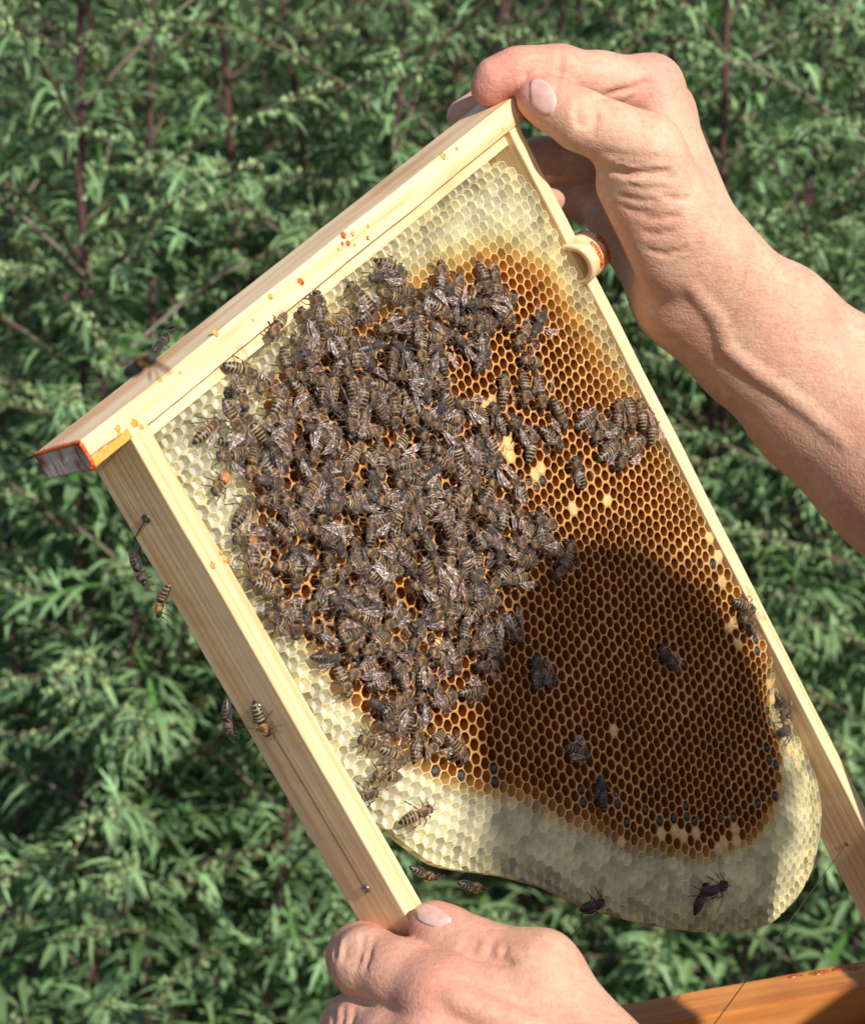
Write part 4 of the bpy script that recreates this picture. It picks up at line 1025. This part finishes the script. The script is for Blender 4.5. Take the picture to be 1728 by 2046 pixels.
# clothes and hair: offset shells of the same field, cut at neckline, cuffs and waist
def cloth(name, sd, lo, hi, h, mat, label):
    v, q = grid_mesh(sd, lo, hi, h); W = c2w_np(v)
    o = mk(name, W, q.tolist(), mat, person, True)
    bm = bmesh.new(); bm.from_mesh(o.data); bmesh.ops.recalc_face_normals(bm, faces=list(bm.faces)); bm.to_mesh(o.data); bm.free()
    tag(o, label)
bc = np.array([B(s, d, f) for s in (-330, 330) for d in (-160, 1560) for f in (-220, 260)] + [elbowR, elbowL]); blo, bhi = bc.min(0), bc.max(0)
def dn(p): return (p - HEAD) @ DOWN
def shirt(p):
    d = sd_body(p) - 9; dd = dn(p); d = np.maximum(d, 150 - dd + 0.25 * np.abs((p - HEAD) @ SIDE)); d = np.maximum(d, dd - 700)
    for s, el in ((1, elbowR), (-1, elbowL)):
        a = B(s * 165, 210, -20); ax = (el - a) / np.linalg.norm(el - a); out = np.maximum((p - a) @ ax - 150, -(((p - HEAD) @ SIDE) * s - 175)); d = np.maximum(d, out)
    return d
def trousers(p): dd = dn(p); return np.maximum(np.maximum(sd_body(p) - 11, 640 - dd), dd - 1440)
def hair(p):
    d = sd_body(p) - 6; dd = dn(p); ff = (p - HEAD) @ FACE
    return np.maximum(np.maximum(d, dd - 45 + 0.0 * ff), (ff - 58) + np.clip(dd + 75, 0, None) * 0.9)
def plain(name, c, rough=0.8, scale=1500):
    t = NT(name); n = t.noise(scale, 2, 0.5, t.coord('Object')); n2 = t.noise(9, 3, 0.5, t.coord('Object'))
    t.set(Base_Color=t.mix(n2.outputs[0], tuple(x * .8 for x in c), tuple(min(1, x * 1.15) for x in c)), Roughness=rough); t.bump(n.outputs[0], 0.4, 0.001); return t.m
cloth('t_shirt', shirt, blo, bhi, 13.0, plain('cotton_shirt', (0.12, 0.16, 0.22)), 'plain dark cotton t-shirt')
cloth('trousers', trousers, blo, bhi, 15.0, plain('denim', (0.06, 0.075, 0.11)), 'dark work trousers')
cloth('hair', hair, np.array([B(s, d, f) for s in (-130, 130) for d in (-150, 70) for f in (-150, 130)]).min(0), np.array([B(s, d, f) for s in (-130, 130) for d in (-150, 70) for f in (-150, 130)]).max(0), 6.0, plain('brown_hair', (0.07, 0.045, 0.03), 0.6, 400), 'short brown hair')
def head_hair():
    d = rng.normal(0, 1, (5200, 3)); d /= np.linalg.norm(d, axis=1)[:, None]; dd = d @ DOWN; ff = d @ FACE
    d = d[~((dd > 0.30) | ((ff > 0.62) & (dd > -0.55)))]; m = len(d); c = B(0, -18, -6); k = np.full(m, 60.0)
    for _i in range(10): k += np.clip(-sd_body(c + d * k[:, None]), -20, None)
    p = c + d * (k + 2)[:, None]; l = rng.uniform(10, 30, (m, 1)); t = d * 0.8 + rng.normal(0, .35, (m, 3)) + DOWN * .15; t /= np.linalg.norm(t, axis=1)[:, None]
    s_ = np.cross(t, d) + 1e-6; s_ /= np.linalg.norm(s_, axis=1)[:, None]; q = p + t * l * .6; e = q + (t + DOWN * .35) * l * .45
    V = c2w_np(np.stack([p - s_ * .35, p + s_ * .35, q - s_ * .28, q + s_ * .28, e], 1).reshape(-1, 3)); Fh = []
    for b in range(0, 5 * m, 5): Fh += [(b, b + 1, b + 3, b + 2), (b + 2, b + 3, b + 4)]
    tag(mk('hair_strands', V, Fh, bpy.data.materials['brown_hair'], person), kind='stuff')
head_hair()
def arm_hair():
    nV = np.zeros((len(me.vertices), 3)); me.vertices.foreach_get('normal', nV.ravel()) if False else None
    buf = np.zeros(len(me.vertices) * 3, np.float32); me.vertices.foreach_get('normal', buf); nV = buf.reshape(-1, 3)
    W = c2w_np(SK_V); nR = len(Vs[0]); ax = np.array(c2w(pxd(1700, 830, 1100)) - c2w(pxd(1400, 570, 1075))); ax /= np.linalg.norm(ax)
    par = (W[:nR] - np.array(c2w(pxd(1420, 580, 1078)))) @ ax; cand = np.where((par > -0.01) & (par < 0.16))[0]
    up = nV[cand] @ np.array((0.55, 0.0, 0.83)); cand = cand[up > -0.1]; pick = rng.choice(cand, 900, replace=False); V = []; Fh = []
    for k in pick:
        p = W[k]; n = nV[k]; d = n * 0.75 + ax * rng.uniform(-.2, .7) + rng.normal(0, .25, 3); d /= np.linalg.norm(d); s_ = np.cross(d, n); s_ /= np.linalg.norm(s_) + 1e-9
        l = rng.uniform(.004, .009); b = len(V); q = p + d * l * .6; e = q + (d * .6 + ax * .5) * l * .5
        V += [p - s_ * 4e-5, p + s_ * 4e-5, q - s_ * 3.5e-5, q + s_ * 3.5e-5, e]; Fh += [(b, b + 1, b + 3, b + 2), (b + 2, b + 3, b + 4)]
    tag(mk('arm_hair', V, Fh, plain('fine_hair', (0.16, 0.09, 0.05), 0.5), person), kind='stuff')
arm_hair()
GROUND_Z = float(c2w(B(0, 1512, 50)).z)
print('ground', GROUND_Z, 'head', HEAD, 'verts', len(SK_V))
# ------------------------------------------------------------------ ground
def ground_mat():
    t = NT('garden_soil'); n = t.noise(6, 5, 0.6, t.coord('Object')); n2 = t.noise(90, 4, 0.6, t.coord('Object'))
    c = t.ramp(n.outputs[0], [(0.35, (0.035, 0.045, 0.018)), (0.6, (0.07, 0.055, 0.03))]); c = t.mix(0.5, c, t.ramp(n2.outputs[0], [(0.3, (0.02, 0.02, 0.012)), (0.7, (0.12, 0.10, 0.06))]))
    t.set(Base_Color=c, Roughness=0.95); t.bump(n2.outputs[0], 0.8, 0.02); return t.m
def ground():
    N = 60; xs = np.concatenate([-np.geomspace(400, 1.0, 14), np.linspace(-0.9, 0.9, 21), np.geomspace(1.0, 400, 14)]); V = []; Fq = []
    ys = xs + 2.0
    for x in xs:
        for y in ys: V.append((x, y, GROUND_Z + 0.02 * noise.noise(Vector((x * 1.3, y * 1.3, 0))) * (1 if abs(x) < 4 else 0) - 0.02))
    m = len(ys)
    for i in range(len(xs) - 1):
        for j in range(m - 1): Fq.append((i * m + j, (i + 1) * m + j, (i + 1) * m + j + 1, i * m + j + 1))
    tag(mk('ground', V, Fq, ground_mat(), None, True), 'dark weedy garden soil under the tall herbs', None, None, 'structure')
ground()

# ------------------------------------------------------------------ hive box corner
def hive():
    varn = wood('varnished_hive_wood', 'x', (0.50, 0.185, 0.045), (0.60, 0.25, 0.07), (0.36, 0.11, 0.025), 0.25, across=90.0, along=6.0, rough=0.42)
    A = c2w(pxd(1250, 2003, 1150)); Bq = c2w(pxd(1742, 1914.5, 1186)); A.z = Bq.z = (A.z + Bq.z) / 2
    x = (A - Bq).normalized(); z = Vector((0, 0, 1)); y = z.cross(x)            # x runs left along the far wall, y away from / towards the camera
    if (CAMP - Bq).dot(y) < 0: ty = -y
    else: ty = y
    Bq = Bq + ty * 0.022
    M = Matrix(((x[0], ty[0], 0, Bq[0]), (x[1], ty[1], 0, Bq[1]), (x[2], ty[2], 1, Bq[2]), (0, 0, 0, 1)))
    root = empty('beehive', M); tag(root, 'open varnished wooden beehive box standing among the herbs below the frame', 'beehive')
    W, D, T, H = 0.40, 0.34, 0.022, 0.30
    def bx(name, x0, x1, y0, y1, z0, z1, mat=varn, bev=0.0012):
        bm = bmesh.new(); bmesh.ops.create_cube(bm, size=1)
        for v in bm.verts: v.co = Vector((x0 + (v.co.x + .5) * (x1 - x0), y0 + (v.co.y + .5) * (y1 - y0), z0 + (v.co.z + .5) * (z1 - z0)))
        bmesh.ops.bevel(bm, geom=list(bm.edges), offset=bev, segments=2, affect='EDGES')
        bmesh.ops.recalc_face_normals(bm, faces=list(bm.faces))
        return mk_me(name, bm_mesh(bm, name), mat, root)
    for k in range(2):
        z1 = -k * (H + 0.001); z0 = z1 - H
        bx('wall_board', -T, W + T, -T, 0, z0, z1); bx('wall_board', -T, W + T, D, D + T, z0, z1)
        bx('wall_board', -T, -0.0004, 0.0004, D - 0.0004, z0, z1); bx('wall_board', W + 0.0004, W + T, 0.0004, D - 0.0004, z0, z1)
    zb = -2 * H - 0.003
    bx('floor_board', -T, W + T, -T, D + T, zb - 0.022, zb)
    hgt = M.translation.z + zb - 0.022 - GROUND_Z + 0.03
    for (a, b) in ((0, 0), (W - .04, 0), (0, D - .04), (W - .04, D - .04)): bx('leg', a, a + .04, b, b + .04, zb - 0.0225 - hgt, zb - 0.0225)
    # burnt and gummed marks along the rim, with a shape of their own
    for i, (xx, zz, r, s) in enumerate([(0.012, -0.001, 3.4, .7), (0.019, -0.0005, 2.4, .7), (0.028, -0.001, 3.6, .45), (0.040, 0.0, 3.5, .3)]):
        bm = bmesh.new(); bmesh.ops.create_icosphere(bm, subdivisions=2, radius=1)
        for v in bm.verts:
            k = 1 + .5 * noise.noise(v.co * 1.4 + Vector((i, 0, 0))); v.co = Vector((xx + v.co.x * r * .0012 * k, -T + .0035 - zz * .6 + v.co.y * r * s * .0011 * k, v.co.z * 0.0006 + .0001))
        mk_me('propolis_crust', bm_mesh(bm, 'propolis_crust'), prop_brown, root, True)
    bm = bmesh.new(); bmesh.ops.create_grid(bm, x_segments=10, y_segments=10, size=0.5)
    for v in bm.verts:
        a = v.co.copy(); v.co = Vector((0.121 + a.x * 0.018 + 0.004 * noise.noise(Vector((a.y * 5, 1, 0))), 0.0006, -0.03 + a.y * 0.058))
    bmesh.ops.recalc_face_normals(bm, faces=list(bm.faces))
    o = mk_me('dark_stain', bm_mesh(bm, 'dark_stain'), prop_brown, root); o.modifiers.new('t', 'SOLIDIFY').thickness = 0.0005
hive()

# ------------------------------------------------------------------ mugwort
def leaf_mat(name, top, under, rough=0.5):
    t = NT(name); n = t.noise(35, 3, 0.6, t.coord('Object')); inf = t.n('ShaderNodeObjectInfo'); v = t.attr('tone').outputs['Fac']
    g = t.n('ShaderNodeNewGeometry')
    c = t.mix(g.outputs['Backfacing'], top, under)
    c = t.mix(t.math('MULTIPLY', t.ramp(n.outputs[0], [(0.50, (0, 0, 0)), (0.72, (1, 1, 1))]), 0.45), c, (0.13, 0.17, 0.03))
    hv = t.n('ShaderNodeHueSaturation'); t.l(c, hv.inputs['Color']); t.l(t.math('ADD', t.math('MULTIPLY', v, 1.25), 0.40), hv.inputs['Value'])
    t.l(t.math('ADD', 0.485, t.math('MULTIPLY', inf.outputs['Random'], 0.03)), hv.inputs['Hue'])
    t.set(Base_Color=hv.outputs[0], Roughness=rough); t.p.inputs['Specular IOR Level'].default_value = 0.35
    tr = t.n('ShaderNodeBsdfTranslucent'); t.l(hv.outputs[0], tr.inputs[0]); mx = t.n('ShaderNodeMixShader'); mx.inputs[0].default_value = 0.27
    t.l(t.p.outputs[0], mx.inputs[1]); t.l(tr.outputs[0], mx.inputs[2]); t.l(mx.outputs[0], t.out.inputs[0]); return t.m
leaf_m = leaf_mat('mugwort_leaf', (0.088, 0.210, 0.048), (0.170, 0.275, 0.120))
small_m = leaf_mat('mugwort_small_leaf', (0.118, 0.260, 0.066), (0.200, 0.320, 0.145))
bud_m = leaf_mat('mugwort_buds', (0.27, 0.37, 0.165), (0.27, 0.37, 0.165), 0.7)
def stem_mat():
    t = NT('mugwort_stem'); n = t.noise(60, 3, 0.6, t.coord('Object', (1, 1, 0.2))); k = t.attr('tone').outputs['Fac']
    c = t.mix(k, t.ramp(n.outputs[0], [(0.3, (0.055, 0.020, 0.024)), (0.7, (0.13, 0.055, 0.055))]), t.ramp(n.outputs[0], [(0.3, (0.13, 0.062, 0.055)), (0.7, (0.12, 0.14, 0.06))]))
    t.set(Base_Color=c, Roughness=0.55); return t.m
stem_m = stem_mat()
def lobe(base, d, up, ln, w, curl):
    """a pointed strip folded a little along its rib: 6 vertices, 4 triangles each side joined"""
    s = np.cross(d, up); s /= np.linalg.norm(s) + 1e-9
    c1 = base + d * ln * .38 + up * w * .10; c2 = base + d * ln * .70 - up * ln * curl * .35; tip = base + d * ln - up * ln * curl
    return [base, c1 - s * w - up * w * .25 * 0 + up * w * .3, c1, c1 + s * w + up * w * .3, c2 - s * w * .72 + up * w * .2, c2, c2 + s * w * .72 + up * w * .2, tip], [(0, 1, 2), (0, 2, 3), (1, 4, 5, 2), (2, 5, 6, 3), (4, 7, 5), (5, 7, 6)]
def big_leaf(seed, ln=0.125):
    R = random.Random(seed); V = []; Fq = []; X = np.array((1., 0, 0)); Z = np.array((0, 0, 1.)); Y = np.array((0, 1., 0))
    def add(v, f):
        b = len(V); V.extend(v); Fq.extend([tuple(i + b for i in q) for q in f])
    sag = R.uniform(0.15, 0.5)
    mid = lambda t: X * ln * t * (1 - 0.12 * sag * t) - Z * ln * sag * t * t * 0.6
    add([mid(0) - Y * .0007, mid(0) + Y * .0007, mid(.5) - Y * .0022, mid(.5) + Y * .0022, mid(.85) - Y * .004, mid(.85) + Y * .004], [(0, 2, 3, 1), (2, 4, 5, 3)])
    for t, l, a in ((0.22, .20, 58), (0.42, .40, 48), (0.62, .48, 40), (0.80, .38, 32)):
        for s in (-1, 1):
            th = math.radians(a + R.uniform(-10, 10)); d = X * math.cos(th) + Y * s * math.sin(th) + Z * R.uniform(-.15, .15); d /= np.linalg.norm(d)
            add(*lobe(mid(t), d, Z, ln * l * R.uniform(.8, 1.15), ln * (.030 if l > .3 else .022) * R.uniform(.8, 1.25), R.uniform(.05, .35)))
            if l > .35:
                th2 = th + .75; d2 = X * math.cos(th2) + Y * s * math.sin(th2); b0 = mid(t) + d * ln * l * .35; add(*lobe(b0, d2 / np.linalg.norm(d2), Z, ln * l * .4, ln * .018, .15))
    add(*lobe(mid(.78), X - Z * .25 * sag, Z, ln * .42, ln * .042, R.uniform(.1, .3)))
    return np.array(V), Fq
def small_leaf(seed, ln=0.045):
    R = random.Random(seed); V, Fq = lobe(np.zeros(3), np.array((1., 0, 0)), np.array((0, 0, 1.)), ln, ln * R.uniform(.05, .085), R.uniform(.1, .5)); V = list(V)
    if R.random() < .6:
        for s in (-1, 1):
            d = np.array((math.cos(.6), s * math.sin(.6), 0)); v, f = lobe(np.array((ln * .3, 0, 0)), d, np.array((0, 0, 1.)), ln * R.uniform(.35, .6), ln * .036, .2); b = len(V); V += v; Fq = Fq + [tuple(i + b for i in q) for q in f]
    return np.array(V), Fq
BIG = [big_leaf(i) for i in range(7)]; SMALL = [small_leaf(i) for i in range(8)]
def leaf_mesh(i):
    me = bpy.data.meshes.new('leaf'); me.from_pydata([tuple(v) for v in BIG[i][0]], [], BIG[i][1]); me.update(); me.materials.append(leaf_m)
    fattr(me, 'tone', [0.3 + 0.5 * ((i * 37) % 7) / 7] * len(me.vertices)); return me
BIG_ME = [leaf_mesh(i) for i in range(7)]
BUD_V = np.array([(0, 0, -1), (1, 0, 0), (0, 1, 0), (-1, 0, 0), (0, -1, 0), (0, 0, 1.)]); BUD_F = [(0, 2, 1), (0, 3, 2), (0, 4, 3), (0, 1, 4), (5, 1, 2), (5, 2, 3), (5, 3, 4), (5, 4, 1)]
class Acc:
    def __init__(s): s.v = []; s.f = []; s.t = []; s.n = 0
    def add(s, V, F_, tone):
        s.v.append(V); s.f.extend([tuple(i + s.n for i in q) for q in F_]); s.t.append(np.full(len(V), tone)); s.n += len(V)
    def obj(s, name, mat, parent):
        me = bpy.data.meshes.new(name); me.from_pydata(np.concatenate(s.v).tolist(), [], s.f); me.update(); me.materials.append(mat); fattr(me, 'tone', np.concatenate(s.t))
        o = bpy.data.objects.new(name, me); col.objects.link(o); o.parent = parent; return o
def basis(x, up):
    x = x / np.linalg.norm(x); y = np.cross(up, x); y /= np.linalg.norm(y) + 1e-9; z = np.cross(x, y); return np.stack([x, y, z], 0)
def tube_np(acc, pts, rad, tone, n=5):
    V = []; Fq = []
    for i, p in enumerate(pts):
        d = pts[min(i + 1, len(pts) - 1)] - pts[max(i - 1, 0)]; d = d / np.linalg.norm(d); a = np.cross(d, (0.3, 0.9, 0.1)); a /= np.linalg.norm(a); b = np.cross(d, a)
        for k in range(n):
            t = 2 * math.pi * k / n; V.append(p + (a * math.cos(t) + b * math.sin(t)) * rad[i])
        if i:
            for k in range(n): Fq.append(((i - 1) * n + k, (i - 1) * n + (k + 1) % n, i * n + (k + 1) % n, i * n + k))
    acc.add(np.array(V), Fq, tone)
def mugwort(seed, H, single=False, z_lo=0.25, lean=0.08, name='mugwort_plant', flower=1.0):
    """a plant at the origin: stem with branches, lobed leaves, small upper leaves, bud spikes"""
    R = random.Random(seed); root = empty(name); st = Acc(); lf = Acc(); sm = Acc(); bd = Acc(); singles = []
    la = R.uniform(0, 6.28); ln = R.uniform(0.3, 1) * lean; wob = R.uniform(0, 6)
    axis = lambda t: np.array((math.cos(la) * ln * H * t * t + .012 * math.sin(t * 7 + wob), math.sin(la) * ln * H * t * t + .012 * math.cos(t * 6 + wob), H * t))
    tube_np(st, [axis(t) for t in np.linspace(0, 1, 18)], [0.0056 * (1 - .72 * t) * R.uniform(.95, 1.05) * (0.8 + H * .2) for t in np.linspace(0, 1, 18)], 0.0, 6)
    z = z_lo; ph = R.uniform(0, 6.28); UPV = np.array((0, 0, 1.))
    while z < H * .985:
        t = z / H; p = axis(t); ph += 2.4 + R.uniform(-.35, .35); out = np.array((math.cos(ph), math.sin(ph), 0))
        # subtending leaf
        if t < .86:
            k = R.randrange(7); sc = (1.5 - 1.05 * t) * R.uniform(.65, 1.3); d = out * 1.0 + UPV * R.uniform(-.15, .55)
            Bm = basis(d, UPV + out * R.uniform(-.3, .3) + np.array((R.uniform(-.4, .4), R.uniform(-.4, .4), 0)))
            singles.append((k, p, Bm, sc))
        # side branch
        if t > .22:
            bl = (0.10 + .22 * math.sin(math.pi * min(1, (t - .1) / .95))) * R.uniform(.6, 1.15); el = R.uniform(.75, 1.35); n = 7
            droop = R.uniform(.15, .75) * flower; P_ = []; q = p.copy(); dd = out * 1.0 + UPV * el; dd /= np.linalg.norm(dd)
            for i in range(n + 1):
                P_.append(q.copy()); q = q + dd * bl / n; dd = dd + (out * .10 - UPV * droop * .42 * (i / n)) ; dd /= np.linalg.norm(dd)
            tube_np(st, P_, [0.0014 * (1 - .7 * i / n) + .0004 for i in range(n + 1)], R.uniform(.45, 1), 4)
            m = int(bl / 0.0085)
            for j in range(m):
                f = (j + R.random()) / m; i = min(n - 1, int(f * n)); a = P_[i] + (P_[i + 1] - P_[i]) * (f * n - i); dr = P_[i + 1] - P_[i]; dr = dr / np.linalg.norm(dr)
                th = R.uniform(0, 6.28); e1 = np.cross(dr, (0.2, 0.4, 0.9)); e1 /= np.linalg.norm(e1); e2 = np.cross(dr, e1); o = e1 * math.cos(th) + e2 * math.sin(th)
                V, Fq = SMALL[R.randrange(8)]; sc = (1.15 - .65 * f) * R.uniform(.55, 1.25) * (1.45 - .95 * t)
                sm.add((V * sc) @ basis(o + dr * R.uniform(.4, 1.3), UPV + dr * .2) + a, Fq, R.random())
                if f > .35 and t > .30 and R.random() < .95 * flower:
                    for _ in range(R.randint(2, 4) + (2 if t > .6 else 0)):
                        r = R.uniform(.0014, .0024); cc = a + (o * R.uniform(.3, 1) + e1 * R.uniform(-.6, .6) + dr * R.uniform(-1, 1)) * .006
                        bd.add(BUD_V * np.array((r, r, r * 1.5)) + cc, BUD_F, R.random())
        z += R.uniform(.020, .034)
    # top spike
    for j in range(40):
        t = R.uniform(.88, 1.0); a = axis(t); th = R.uniform(0, 6.28); o = np.array((math.cos(th), math.sin(th), .4)); V, Fq = SMALL[R.randrange(8)]
        sm.add((V * R.uniform(.4, .8)) @ basis(o, UPV) + a, Fq, R.random())
        r = R.uniform(.0014, .0024); bd.add(BUD_V * r + a + o * .006, BUD_F, R.random())
    st.obj('stem', stem_m, root)
    if single:
        for (k, p, Bm, sc) in singles:
            o = bpy.data.objects.new('leaf', BIG_ME[k]); col.objects.link(o); o.parent = root
            M = Matrix([[Bm[c][r] * sc for c in range(3)] for r in range(3)]).to_4x4(); M.translation = Vector(p); o.matrix_local = M
    else:
        for (k, p, Bm, sc) in singles: lf.add((BIG[k][0] * sc) @ Bm + p, BIG[k][1], R.uniform(.2, .9))
        tag(lf.obj('leaves', leaf_m, root), kind='stuff')
    tag(sm.obj('small_leaves', small_m, root), kind='stuff'); tag(bd.obj('flower_buds', bud_m, root), kind='stuff')
    return root
def copy_plant(src):
    c = src.copy(); col.objects.link(c)
    for ch in src.children:
        k = ch.copy(); col.objects.link(k); k.parent = c
    return c
rp = random.Random(21)
G1 = 'mugwort plants of the front row'; G2 = 'mugwort plants further back'
def half(d): return 0.163 * d
# front row: placed to stand where the photograph shows its stems
FRONT = [(140, 1.96, 1.60, 0.02), (20, 2.02, 1.46, .06), (265, 2.12, 1.38, .10), (345, 2.00, 1.20, .10), (490, 2.22, 1.53, .04), (590, 2.10, 1.38, .08), (690, 2.26, 1.48, .08), (60, 1.90, 1.08, .12), (200, 1.94, 1.00, .12),
         (830, 2.15, 1.50, .08), (960, 2.30, 1.53, .06), (1100, 2.18, 1.48, .06), (1215, 2.26, 1.54, .06), (1370, 2.06, 1.48, .04), (1480, 2.18, 1.43, .10), (1560, 2.04, 1.36, .10), (1660, 2.16, 1.48, .08), (1740, 2.08, 1.40, .08),
         (400, 1.94, 0.96, .12), (520, 2.00, 1.03, .12), (620, 2.05, 1.06, .12), (1080, 2.10, 1.06, .08), (1300, 2.08, 1.03, .12), (1450, 2.06, 1.10, .10), (1600, 2.10, 1.16, .1), (1700, 2.02, 1.04, .1)]
FL = ['tall with thick dark purple stem beyond the sawn lug end', 'tall, standing outside the purple-stemmed one, away from the frame', 'medium, behind the lug between the purple stem and left bar', 'short and leafy, beyond the nail hole in the left bar',
      'very tall dark stem rising beyond the middle of the top bar', 'medium, beyond the top bar where red drops spot its front', 'tall, beyond the top bar above the bee cluster', 'low with large lobed leaves at the foot of the purple stem', 'low and broad-leaved under the two bees at left bar back edge',
      'tall, beyond the top bar just short of the fingertips', 'very tall, right behind the curled index finger', 'tall, behind the hand that grips the lug', 'very tall, behind the knuckles of the upper hand', 'tall with upright dark stem beyond the wrist',
      'medium, leaning out beside the bare wrist', 'medium, seen between right bar and forearm', 'tall, just above the bare forearm', 'medium, beyond the forearm away from the frame',
      'low with lobed leaves beside the wire on the left bar', 'low and leafy below the left bar wire eyelet', 'low and leafy beyond the knuckles of the lower hand', 'low with dark red stem below the comb edge', 'low and bushy below the comb tip', 'low, between the comb tip and the open beehive', 'low, between right bar and forearm shadow', 'low and bushy beyond the right bar above the beehive']
plants = []
for i, (x, d, H, ln) in enumerate(FRONT):
    c = c2w(pxd(x, 1100, d * 1000)); fl = 1.0
    r = mugwort(500 + i, H - GROUND_Z * 0, single=True, z_lo=max(0.3, H * .35), lean=ln, flower=fl)
    r.location = (c.x, c.y, GROUND_Z - 0.01); r.rotation_euler = (0, 0, rp.uniform(0, 6.28)); plants.append(r)
    tall = H > 1.3
    tag(r, 'mugwort plant, ' + FL[i], 'plant', G1)
VAR = [mugwort(900 + i, rp.uniform(1.25, 1.6), z_lo=0.28, lean=.12) for i in range(9)]
used = [False] * 9; n_far = 0
spots = []
for row, d in enumerate(np.arange(2.36, 4.0, 0.21)):
    w = half(d) + .22; m = int(2 * w / 0.15)
    for k in range(m):
        spots.append((-w + 2 * w * (k + .5) / m + rp.uniform(-.045, .045), d + rp.uniform(-.07, .07)))
for (x, d) in spots:
    v = rp.randrange(9)
    o = VAR[v] if not used[v] else copy_plant(VAR[v]); used[v] = True
    g = c2w(np.array((x * 1000, 0, d * 1000))); o.location = (g.x, g.y, GROUND_Z - .01); s = rp.uniform(.9, 1.12); o.scale = (s, s, s); o.rotation_euler = (rp.uniform(-.05, .05), rp.uniform(-.05, .05), rp.uniform(0, 6.28))
    tag(o, 'mugwort plant in the dense thicket behind the front row', 'plant', G2); n_far += 1
print('far plants', n_far)
